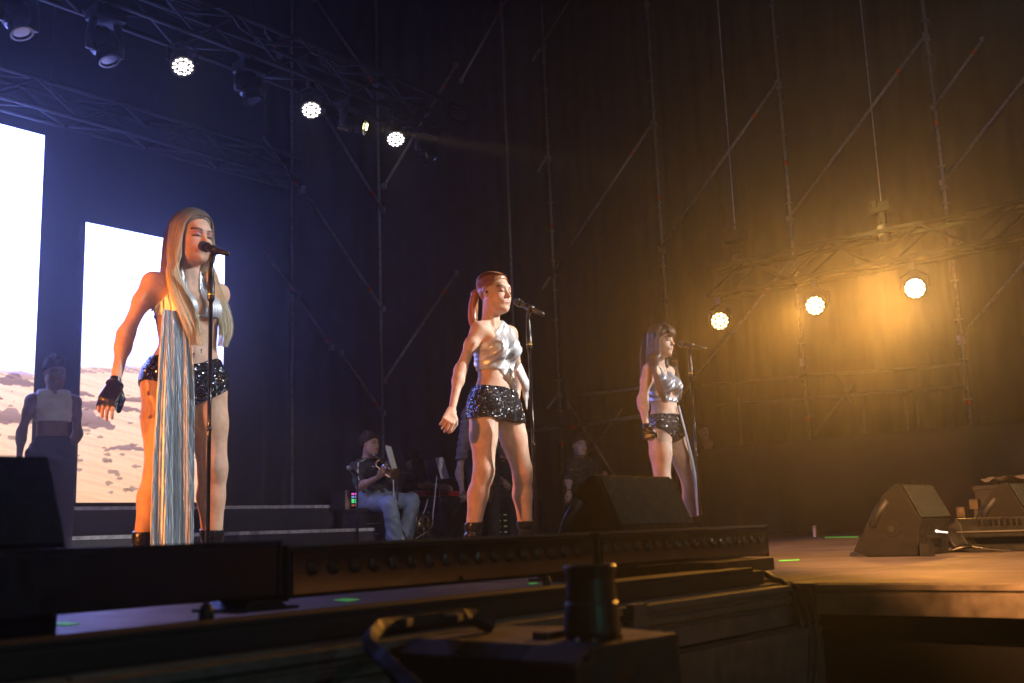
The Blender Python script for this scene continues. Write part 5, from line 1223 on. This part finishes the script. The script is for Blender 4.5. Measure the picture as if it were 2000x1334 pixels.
    for sx, pts in ((-1, [(1274, 705, cy - .04), (1281, 735, cy - .09), (1292, 765, cy - .13), (1303, 795, cy - .15)]), (1, [(1312, 705, cy + .03), (1322, 735, cy + .0), (1326, 760, cy - .03), (1328, 790, cy - .05)])):
        P = [Pq(sx * .094, -.008, -.045), Pq(sx * .094, -.006, -.11)] + [gy(*p) for p in pts]
        g.append((sx, P, [f * .050, f * .048, f * .042, v3(.035, .02, 0), v3(.035, 0, 0), v3(.02, 0, 0)], [l * .014, l * .018, l * .02, v3(0, .02, 0), v3(0, .016, 0), v3(0, .01, 0)], .5))
    long_hair(hc, hf, s, g, 1000, .0021, 12, (.05, .028, .020), (.20, .12, .08), 'hair_strands', hb, y0r=(-.080, .050))
    g = []
    g.append(([Pq(0, .03, .136), Pq(0, .085, .095), Pq(0, .097, .055), Pq(0, .0955, .026)], [l * .030, l * .048, l * .053, l * .052], [f * .006] * 4, .22))
    P = [Pq(0, -.02, .128), Pq(0, -.088, .09), Pq(0, -.122, .0), Pq(0, -.13, -.12), Pq(0, -.13, -.25), Pq(0, -.12, -.36)]
    g.append((P, [l * .03, l * .065, l * .08, l * .08, l * .07, l * .06], [f * .01, uu * .008, f * .01, f * .02, f * .02, f * .02], .2))
    strands(g, 900, .0020, 13, (.05, .028, .020), (.12, .07, .045), 'back_strands', hb)
singer_three()

# ------------------------------------------------------------------ musicians and dancer behind
def background_person(spec):
    """joints are world points; clothes are looser shells over the same limbs"""
    J = {k: np.array(v, float) for k, v in spec['J'].items()}; fr = frame(spec['fwd']); hf = frame(spec.get('face', spec['fwd'])); g = spec.get('g', 1.0); fem = spec.get('female', False)
    t = thing('person', tuple(spec['base']), spec['label'], 'person'); h = spec.get('h', .009)
    allp = np.array(list(J.values())); lo = allp.min(0) - .24; hi = allp.max(0) + .24
    F = Field(lo, hi, h); J['frame'] = fr
    s = spec.get('s', 1.0); hc = J['head']; N_ = lambda: Field(lo, hi, h)
    torso_prims(F, J, g, fem)
    for sd in 'rl': leg_prims(F, J[sd + 'hip'], J[sd + 'kn'], J[sd + 'an'], None, g, fr[1] if not spec.get('seated') else (0, 0, 1))
    Lb = F.copy()
    for sd in 'rl': arm_prims(F, J[sd + 'sh'], J[sd + 'el'], J[sd + 'wr'], g, fem)
    for sd in 'rl':
        foot_prims(F, J[sd + 'an'], J[sd + 'toe']); dd = nrm_(J[sd + 'hand'] - J[sd + 'wr']); hand(F, J[sd + 'wr'], dd, spec.get('hn', fr[1]), fr[2], spec.get('curl', (35, 45, 30)), 1.0)
    Bd = F.copy()
    F.cone(J['neck'] - Zu * .02, hc - fr[1] * .02 - Zu * .05, .052, .050, .02); head_prims(F, hc, hf, s, male=not fem)
    put('body', F.mesh(), M_skin, t, lambda V: head_tone(V, hc, hf, s, spec['skin'], (.38, .16, .13), spec['hairc'], (np.array(spec['skin']) * .7), eyes_open=True))
    T = N_(); torso_prims(T, J, g * 1.04, fem); T.v -= spec.get('loose', .012)
    if spec.get('sleeves', True):
        for sd in 'rl':
            sh, el = J[sd + 'sh'], J[sd + 'el']; T.cone(sh, sh * .15 + el * .85, .060 * g, .062 * g, .03)
    Tb = N_(); torso_prims(Tb, J, g, fem); T.v = np.minimum(T.v, Tb.v - .016)
    X, Y, Z = T.ax[0][:, None, None], T.ax[1][None, :, None], T.ax[2][None, None, :]
    wr_ = (.35 if spec.get('loose') else 1) * (.006 * np.sin(X * 50 + Z * 70 + 2 * np.sin(Y * 30)) + .004 * np.sin(Z * 120 - X * 30))
    if not spec.get('sleeves', True) and not fem:
        lt = (X - J['neck'][0]) * fr[0][0] + (Y - J['neck'][1]) * fr[0][1]; T.v = np.maximum(T.v, np.abs(lt) - .128 + .05 * (Z - J['ribs'][2]))
    T.v = mxr([T.v - wr_, spec.get('shirt_z0', J['pelvis'][2] - .05) - Z + 0 * X + 0 * Y, np.linalg.norm([1]) * (Z - J['neck'][2] - .012) + 0 * X + 0 * Y]); put('shirt', T.mesh(), spec['shirt'], t)
    L = N_(); pel = J['pelvis']; L.cone(pel - fr[0] * .06, pel + fr[0] * .06, .135 * g, .135 * g, .04, (fr[1], .9))
    for sd in 'rl':
        hp, kn, an = J[sd + 'hip'], J[sd + 'kn'], J[sd + 'an']; L.cone(hp, kn, .102 * g, .072 * g, .05); L.cone(kn, an + Zu * .02, .070 * g, .060 * g + spec.get('flare', 0), .03)
    wr2 = .005 * np.sin(X * 40 + Z * 60 + 2 * np.sin(Y * 25)); L.v = np.maximum(np.minimum(L.v - wr2, Lb.v - .010), Z - (pel[2] + .12)); L.v = np.maximum(L.v, spec['base'][2] + .05 - Z); put('trousers', L.mesh(), spec['pants'], t)
    Sx = N_()
    for sd in 'rl': foot_prims(Sx, J[sd + 'an'] - Zu * .0, J[sd + 'toe'], infl=.008)
    Sx.v = np.maximum(Sx.v, Sx.ax[2][None, None, :] - (spec['base'][2] + .11)); pair(Sx, t, 'shoe', J['pelvis'], fr[0])
    l, f, uu = hf; R = np.array([l, f, uu]); Pq = lambda x, y, z: hc + s * (x * l + y * f + z * uu)
    H = hair_cap(hc, hf, s, .009, (.010, .62, 1.0), h=.006, male=not fem, back=-.09)
    hx, hy, hz_ = H.co; H.v = H.v - (.0035 * np.sin(hx * 260 + 2 * np.sin(hy * 90)) * np.sin(hy * 210 + hz_ * 120)).astype(np.float32) * (hz_ > -.1)
    rgn = np.random.default_rng(int(abs(hc[0]) * 100)); 
    for k in range(70):
        a = rgn.uniform(0, 6.28); b = rgn.uniform(.25, 1.35); P0 = Pq(.080 * math.cos(a) * math.cos(b), -.018 + .088 * math.sin(a) * math.cos(b), .055 + .080 * math.sin(b))
        if (P0 - hc) @ f < .075 * s: H.cone(P0, P0 + f * rgn.uniform(.004, .022) + uu * rgn.uniform(-.008, .010) + l * rgn.uniform(-.01, .01), .010, .005, .006)
    put('hair', H.mesh(relax=0), M_hair2, t, lambda V: np.array(spec['hairc'])[None] * (1 + .5 * np.sin(V[:, :1] * 500 + V[:, 1:2] * 400)))
    return t, J, Pq
def standing(cx, y, z0, H, fwd, ov):
    l = frame(fwd)[0]; f = frame(fwd)[1]; c = v3(cx, y, z0); k = H / 1.72; P = lambda a, b, z: c + l * a * k + f * b * k + Zu * z * k
    J = dict(pelvis=P(0, 0, .95), waist=P(0, 0, 1.10), ribs=P(0, 0, 1.25), neck=P(0, -.01, 1.46), rsh=P(-.18, 0, 1.39), lsh=P(.18, 0, 1.39), rhip=P(-.09, 0, .92), lhip=P(.09, 0, .92), rkn=P(-.11, .02, .50), lkn=P(.11, .02, .50), ran=P(-.13, 0, .10), lan=P(.13, 0, .10), rtoe=P(-.15, .17, .03), ltoe=P(.15, .17, .03), rel=P(-.25, -.02, 1.11), lel=P(.25, -.02, 1.11), rwr=P(-.26, .05, .87), lwr=P(.26, .05, .87), rhand=P(-.26, .07, .78), lhand=P(.26, .07, .78), head=P(0, .02, 1.61))
    J.update(ov(P) if ov else {}); return J
def seated(cx, y, z0, fwd, ov, seat=.50, lean=.0):
    l = frame(fwd)[0]; f = frame(fwd)[1]; c = v3(cx, y, z0); P = lambda a, b, z: c + l * a + f * b + Zu * z
    q = lean; J = dict(pelvis=P(0, 0, seat + .08), waist=P(0, .0 + q * .15, seat + .24), ribs=P(0, .01 + q * .3, seat + .39), neck=P(0, .01 + q * .5, seat + .60), rsh=P(-.18, .01 + q * .45, seat + .53), lsh=P(.18, .01 + q * .45, seat + .53), rhip=P(-.09, .02, seat + .06), lhip=P(.09, .02, seat + .06), rkn=P(-.17, .42, seat + .05), lkn=P(.17, .42, seat + .05), ran=P(-.18, .40, .10), lan=P(.18, .40, .10), rtoe=P(-.20, .58, .03), ltoe=P(.20, .58, .03), rel=P(-.25, .04 + q * .4, seat + .26), lel=P(.25, .04 + q * .4, seat + .26), rwr=P(-.12, .24, seat + .28), lwr=P(.12, .24, seat + .28), rhand=P(-.08, .32, seat + .28), lhand=P(.08, .32, seat + .28), head=P(0, .05 + q * .6, seat + .75))
    J.update(ov(P) if ov else {}); return J
DK = (.030, .020, .015)
# dancer in front of the screens
t_, J_, Pq_ = background_person(dict(J=standing(gy(100, 900, 7.7)[0], 7.7, 0, 1.57, (-.35, -1, 0), lambda P: dict(rsh=P(-.165, 0, 1.38), lsh=P(.165, 0, 1.38), rel=P(-.225, -.04, 1.12), rwr=P(-.24, .0, .88), rhand=P(-.24, .03, .80), lel=P(.21, -.10, 1.12), lwr=P(.13, -.16, .95), lhand=P(.08, -.17, .92))), fwd=(-.35, -1, 0), face=(-.1, -1, -.25), base=(gy(100, 900, 7.7)[0], 7.7, 0), female=False, g=.80, label='short haired dancer in sleeveless white cropped top and dark trousers between the two screens', skin=(.20, .12, .095), hairc=DK, shirt=M_white_cloth, pants=M_dark_trousers, sleeves=False, shirt_z0=1.10, h=.008, flare=.0, loose=.003))
# seated trumpeter
def trumpet(name, mouth, bell, up, label, grp='trumpets'):
    """mouthpiece -> bell, three valves, tuning slides"""
    a = nrm_(bell - mouth); L = np.linalg.norm(bell - mouth); up = nrm_(up - a * (up @ a)); t = thing(name, mouth, label, 'trumpet', grp); P = lambda x, z, y=0: mouth + a * x * L + up * z + np.cross(a, up) * y
    MB().lathe(P(0, 0), a, [(0, .013), (.012, .010), (.03, .005)], 12).build('mouthpiece', M_chrome, t, True)
    MB().tube([P(.03, 0), P(.80, 0)], .0065, 8).tube([P(.80, 0), P(.86, -.012), P(.88, -.035), P(.85, -.058), P(.80, -.068), P(.30, -.068), P(.24, -.06), P(.215, -.035), P(.24, -.012), P(.30, 0)], .0065, 8).build('leadpipe', M_brass, t, True)
    MB().lathe(P(.42, 0, .012), a, [(0, .007), (.55 * L * .5, .010), (.55 * L * .75, .017), (.55 * L * .92, .034), (.55 * L, .060), (.552 * L, .060), (.55 * L * .93, .034)], 18).build('bell', M_brass, t, True)
    for k in range(3): v = MB().cyl(P(.46 + .055 * k, -.085), P(.46 + .055 * k, .035), .009, 10).build('valve', M_chrome if k != 1 else M_brass, t, True)
    return t
yT = 8.1; bx = gy(728, 1000, yT)[0]
def ov(P): return dict(head=gy(722, 868, yT - .05), neck=gy(716, 897, yT), rsh=gy(696, 912, yT - .02), lsh=gy(742, 905, yT + .02), rel=gy(703, 950, yT - .10), rwr=gy(738, 932, yT - .34), rhand=gy(748, 925, yT - .40), lel=gy(762, 935, yT - .05), lwr=gy(762, 928, yT - .30), lhand=gy(758, 922, yT - .38), ran=gy(772, 1056, yT - .40), rtoe=gy(782, 1063, yT - .55), rkn=gy(762, 985, yT - .42), lkn=gy(806, 978, yT - .30), lan=gy(792, 1046, yT - .28), ltoe=gy(803, 1056, yT - .42))
Jt = seated(bx, yT, 0, (.05, -1, 0), ov, .46)
background_person(dict(J=Jt, seated=True, fwd=(.05, -1, 0), face=(.25, -1, 0), base=(bx, yT, 0), g=.96, label='young man in faded black shirt with white sleeve stripe and jeans, seated holding a trumpet', skin=(.46, .27, .20), hairc=(.035, .02, .014), shirt=M_cotton_grey, pants=M_denim, h=.008, flare=.03, curl=(45, 60, 40), shirt_z0=.53))
pers = [o for o in COL.objects if o.name.startswith('person')][-1]
st_ = [Jt['neck'] + v3(-.06, -.055, .0), Jt['rsh'] + v3(-.02, -.05, .035), Jt['rsh'] * .5 + Jt['rel'] * .5 + v3(-.045, -.045, .0), Jt['rsh'] * .2 + Jt['rel'] * .8 + v3(-.035, -.05, 0)]
MB().tube(st_, .006, 6).build('sleeve_stripe', M_white, pers, True)
MB().box(gy(731, 911, yT - .155), (.055, .008, .008)).build('chest_print', M_white, pers)
trumpet('trumpet', gy(730, 888, yT - .22), gy(776, 928, yT - .60), v3(.3, -.2, 1), 'brass trumpet held by the seated young man in jeans')
# keyboard player
yK = 9.0; bx = gy(800, 1000, yK)[0]
background_person(dict(J=seated(bx, yK, 0, (.7, -.8, 0), lambda P: dict(head=gy(803, 900, yK - .1), rwr=P(-.14, .38, .72), rhand=P(-.12, .46, .70), lwr=P(.14, .40, .72), lhand=P(.12, .48, .70), rel=P(-.26, .16, .74), lel=P(.26, .16, .74)), .46, .22), seated=True, fwd=(.7, -.8, 0), face=(.75, -.7, -.3), base=(bx, yK, 0), g=1.0, label='dark haired man in black leaning over the red keyboard', skin=(.46, .30, .23), hairc=DK, shirt=M_cotton_black, pants=M_cotton_black, h=.010))
# saxophone player behind the middle singer
yS = 7.6; bx = gy(942, 900, yS)[0]
Js = standing(bx, yS, 0, 1.76, (-.2, -1, 0), lambda P: dict(rel=gy(897, 925, yS - .02), rwr=gy(903, 958, yS - .22), rhand=gy(908, 968, yS - .28), lel=gy(962, 905, yS), lwr=gy(958, 925, yS - .25), lhand=gy(952, 932, yS - .30)))
background_person(dict(J=Js, fwd=(-.2, -1, 0), base=(bx, yS, 0), g=1.0, label='saxophone player in a pale shirt, mostly hidden behind the legs of the middle singer', skin=(.46, .30, .24), hairc=DK, shirt=mat('mauve_shirt', (.16, .12, .135), .8, 0, (9, .2), .6, 50), pants=M_cotton_black, h=.010))
sx = thing('saxophone', gy(945, 940, yS - .32), 'brass saxophone seen between the legs of the middle singer', 'saxophone')
MB().tube([gy(972, 888, yS - .18), gy(976, 896, yS - .25), gy(970, 905, yS - .30), gy(958, 925, yS - .33), gy(947, 948, yS - .35), gy(942, 966, yS - .36)], [.008, .010, .013, .018, .024, .028], 10).build('body_tube', M_brass, sx, True)
MB().tube([gy(942, 966, yS - .36), gy(945, 978, yS - .38), gy(953, 976, yS - .42), gy(955, 962, yS - .44), gy(952, 945, yS - .46)], [.028, .034, .038, .046, .070], 12, cap=False).build('bell', M_brass, sx, True)
kk = MB()
for q in range(10): kk.sphere(gy(969 - q * 2.6, 905 + q * 6, yS - .36), .010, 6, (1, 1, .5))
kk.build('keys', M_chrome, sx)
# seated musician behind, black shirt
yP = 8.5; bx = gy(985, 1000, yP)[0]
background_person(dict(J=seated(bx, yP, 0, (-.2, -1, 0), lambda P: dict(rel=gy(975, 938, yP - .1), rwr=gy(986, 940, yP - .3), rhand=gy(992, 945, yP - .36)), .45), seated=True, fwd=(-.2, -1, 0), base=(bx, yP, 0), g=1.0, label='seated musician in black, head hidden behind the left thigh of the middle singer', skin=(.42, .28, .22), hairc=DK, shirt=M_cotton_black, pants=M_cotton_black, h=.011))
# man in black at the wing, arm hanging with a watch
yM = 7.15; bx = gy(1135, 1000, yM)[0]
Jm = seated(bx, yM, 0, (.0, -1, 0), lambda P: dict(head=gy(1131, 871, yM - .04), neck=gy(1131, 896, yM), rsh=gy(1114, 908, yM), lsh=gy(1156, 908, yM + .02), rel=gy(1109, 938, yM), rwr=gy(1111, 958, yM - .06), rhand=gy(1113, 968, yM - .08)), .46)
background_person(dict(J=Jm, seated=True, fwd=(0, -1, 0), face=(-.4, -1, 0), base=(bx, yM, 0), g=1.0, label='man in black sitting beside the scaffold pole, arm hanging with a pale watch', skin=(.44, .31, .26), hairc=DK, shirt=M_cotton_black, pants=M_cotton_black, h=.009))
tag(MB().lathe(gy(1111, 957, yM - .06) , (0, 0, 1), [(-.008, .028), (-.008, .034), (.008, .034), (.008, .028)], 14).build('wrist_watch', M_chrome), 'pale watch on the hanging wrist of the man in black', 'watch')
# person leaning on the masked desk
pD = onX(1386, 860, 14.0)
background_person(dict(J=seated(pD.x, pD.y + .05, .12, (-.6, -.8, 0), lambda P: dict(head=np.array(onX(1374, 843, 14.0)), rwr=P(-.04, .22, 1.18), rhand=P(0, .20, 1.24), lwr=P(.30, .25, .98), lhand=P(.34, .30, .97), rel=P(-.20, .22, .98)), .46, .2), seated=True, fwd=(-.6, -.8, 0), base=(pD.x, pD.y + .05, .12), g=1.0, female=True, label='person leaning on the covered desk behind the third singer, warm lit shoulder and face', skin=(.5, .3, .2), hairc=(.16, .08, .05), shirt=M_cotton_black, pants=M_cotton_black, h=.011, sleeves=False))

# ------------------------------------------------------------------ band equipment
def music_stand(px, py, y, label, tab, sheet=True, tilt=.25):
    p = gy(px, py, y); t = thing('music_stand', (p[0], y, 0), label, 'music stand', 'music stands of the band')
    MB().cyl((p[0], y, .28), (p[0], y, p[2] - .02), .009, 8).build('pole', M_black, t, True)
    for k in range(3):
        a = k * 2.09 + .4; MB().cyl((p[0], y, .30), (p[0] + .26 * math.cos(a), y + .26 * math.sin(a), .012), .007, 6).build('leg', M_black, t, True)
    R_ = Matrix.Rotation(-.35, 3, 'X') @ Matrix.Rotation(tilt, 3, 'Z'); d = MB().box(Vector(p) + Vector((0, 0, .03)), (.32, .012, .22), R_).box(Vector(p) + Vector((0, -.05, -.085)), (.32, .06, .01), R_).build('desk', M_black, t, bevel=.003)
    if sheet: MB().box(Vector(p) + Vector(tab), (.10, .006, .25), R_).build('sheet_music', M_paper, t)
    MB().box(Vector(p) + Vector((.05, .03, .0)), (.09, .03, .14), R_).build('clamp_holder', M_black, t, bevel=.01)
    return t
music_stand(775, 905, 7.75, 'black music stand with a white sheet in front of the trumpeter', (-.13, -.06, .05))
music_stand(858, 920, 8.2, 'black music stand with a slanted pale sheet, right of the keyboard player', (0.0, -.045, .03), tilt=-.3)
kb = thing('keyboard', gy(855, 968, 8.75), 'red keyboard on black stand behind the music stands', 'keyboard'); k0, k1 = gy(812, 964, 8.75), gy(905, 966, 8.75); kc = (k0 + k1) / 2
MB().box(kc, (abs(k1[0] - k0[0]), .30, .055)).build('case', M_red, kb, bevel=.01); MB().box(kc + v3(0, .10, .032), (abs(k1[0] - k0[0]) * .94, .13, .012)).build('keys', M_white, kb)
for q in (-.3, .3):
    MB().cyl(kc + v3(q, .12, -.04), (kc[0] - q, kc[1] + .12, .02), .014, 8).build('stand_leg', M_black, kb, True); MB().cyl(kc + v3(q, -.12, -.04), (kc[0] - q, kc[1] - .12, .02), .014, 8).build('stand_leg', M_black, kb, True)
for (px, lb) in ((826, 'upright trumpet on a floor stand, left one of two'), (837, 'upright copper trumpet on a floor stand, right one of two')):
    a = gy(px, 1052, 7.9); b = gy(px - 1, 998, 7.9); trumpet('trumpet', b, a + v3(0, 0, .02), v3(1, -.3, 0), lb)
tag(MB().lathe(gy(832, 1062, 7.9) * v3(1, 1, 0), (0, 0, 1), [(0, .12), (.01, .12), (.02, .02), (.12, .014)], 14).build('instrument_stand', M_black), 'black floor stand under the two upright trumpets', 'stand')
# small mixer with coloured buttons on a case, left of the trumpeter
mx = thing('effects_rack', gy(696, 980, 8.35), 'small rack with pink and green lit buttons beside the trumpeter', 'rack'); c0 = gy(698, 976, 8.25)
MB().box((c0[0], 8.40, c0[2]), (.26, .22, .18)).build('case', M_case, mx, bevel=.005); MB().box((c0[0] - .115, 8.27, c0[2]), (.035, .03, .19)).build('wooden_cheek', M_wood, mx, bevel=.004)
bc = [emis('pink_button', (1, .1, .7), 1.2), emis('green_button', (.1, 1, .3), 1.0), emis('blue_button', (.3, .4, 1), .8), emis('red_button', (1, .1, .1), .5)]
for q in range(2):
    for r_, m_ in ((.06, 0), (.03, 2), (.0, 1), (-.022, 1), (-.055, 3)): MB().box((c0[0] - .03 + q * .045, 8.285, c0[2] + r_), (.026, .01, .016)).build('button', bc[m_], mx)
st = thing('stool', (Jt['pelvis'][0], yT + .02, 0), 'black stool case under the trumpeter', 'stool'); MB().box((Jt['pelvis'][0], yT + .04, .43), (.38, .36, .05)).build('seat', M_black, st, bevel=.01)
MB().box((Jt['pelvis'][0] - .05, yT + .05, .20), (.34, .30, .40)).build('base', M_case, st, bevel=.006)
for q in range(3): MB().box((Jt['pelvis'][0] - .10, yT - .105, .10 + q * .1), (.16, .008, .012)).build('latch', M_alu, st)
for lbl, pts in (('white cable hanging from the first music stand to the deck', [(768, 925, 7.7), (769, 960, 7.7), (771, 1000, 7.68), (775, 1035, 7.65), (786, 1052, 7.6), (800, 1063, 7.5)]), ('white cable curving from the keyboard stand to the deck', [(836, 975, 8.3), (826, 1005, 8.2), (806, 1035, 8.0), (786, 1052, 7.6)]), ('white cable hanging from the second music stand', [(853, 930, 8.15), (850, 965, 8.15), (846, 1000, 8.1), (842, 1030, 8.0), (812, 1052, 7.7)])):
    cable([gy(*p) for p in pts], .006, M_wcable, lbl)
pm = gy(682, 914, 7.9); t = thing('short_microphone', (pm[0], 7.9, 0), 'round grey microphone on a dark stand left of the trumpeter', 'microphone'); MB().sphere(pm, .028, 12).build('grille_head', mat('grey_grille', (.3, .3, .3), .5, .5), t, True); MB().cyl(pm, pm + v3(.10, 0, -.06), .014, 10).build('handle', M_black, t, True); MB().cyl(pm + v3(.1, 0, -.06), (pm[0] + .1, 7.9, .02), .01, 8).lathe((pm[0] + .1, 7.9, .002), (0, 0, 1), [(0, .1), (.015, .1), (.02, .02)], 14).build('stand', M_black, t, True)
# rack of dim lights behind the legs of the middle singer
am = thing('equipment_rack', gy(1000, 1030, 8.9), 'black rack with rows of dim greenish panel lights behind the middle singer', 'rack'); ac = gy(998, 1028, 8.7)
MB().box((ac[0], 8.95, .30), (.62, .45, .60)).build('case', M_case, am, bevel=.01)
pe = emis('panel_light', (.5, .8, .4), .12)
for q in range(7):
    for r_ in range(3): MB().box((ac[0] - .20 + r_ * .12, 8.72, .10 + q * .07), (.05, .01, .018)).build('panel_light', pe, am)
# ------------------------------------------------------------------ haze in the air of the stage
hz = MB().box((4.5, 2.5, 5.0), (30, 28, 14.8)).build('haze', None); tag(hz, 'thin stage haze filling the air around the whole stage', kind='stuff')
M = bpy.data.materials.new('haze_air'); M.use_nodes = True; t = M.node_tree; t.nodes.clear()
pv = t.nodes.new('ShaderNodeVolumePrincipled'); pv.inputs['Color'].default_value = (.92, .92, .95, 1); pv.inputs['Density'].default_value = HAZE
pv.inputs['Anisotropy'].default_value = .85
o_ = t.nodes.new('ShaderNodeOutputMaterial'); t.links.new(pv.outputs[0], o_.inputs['Volume']); hz.data.materials.append(M)
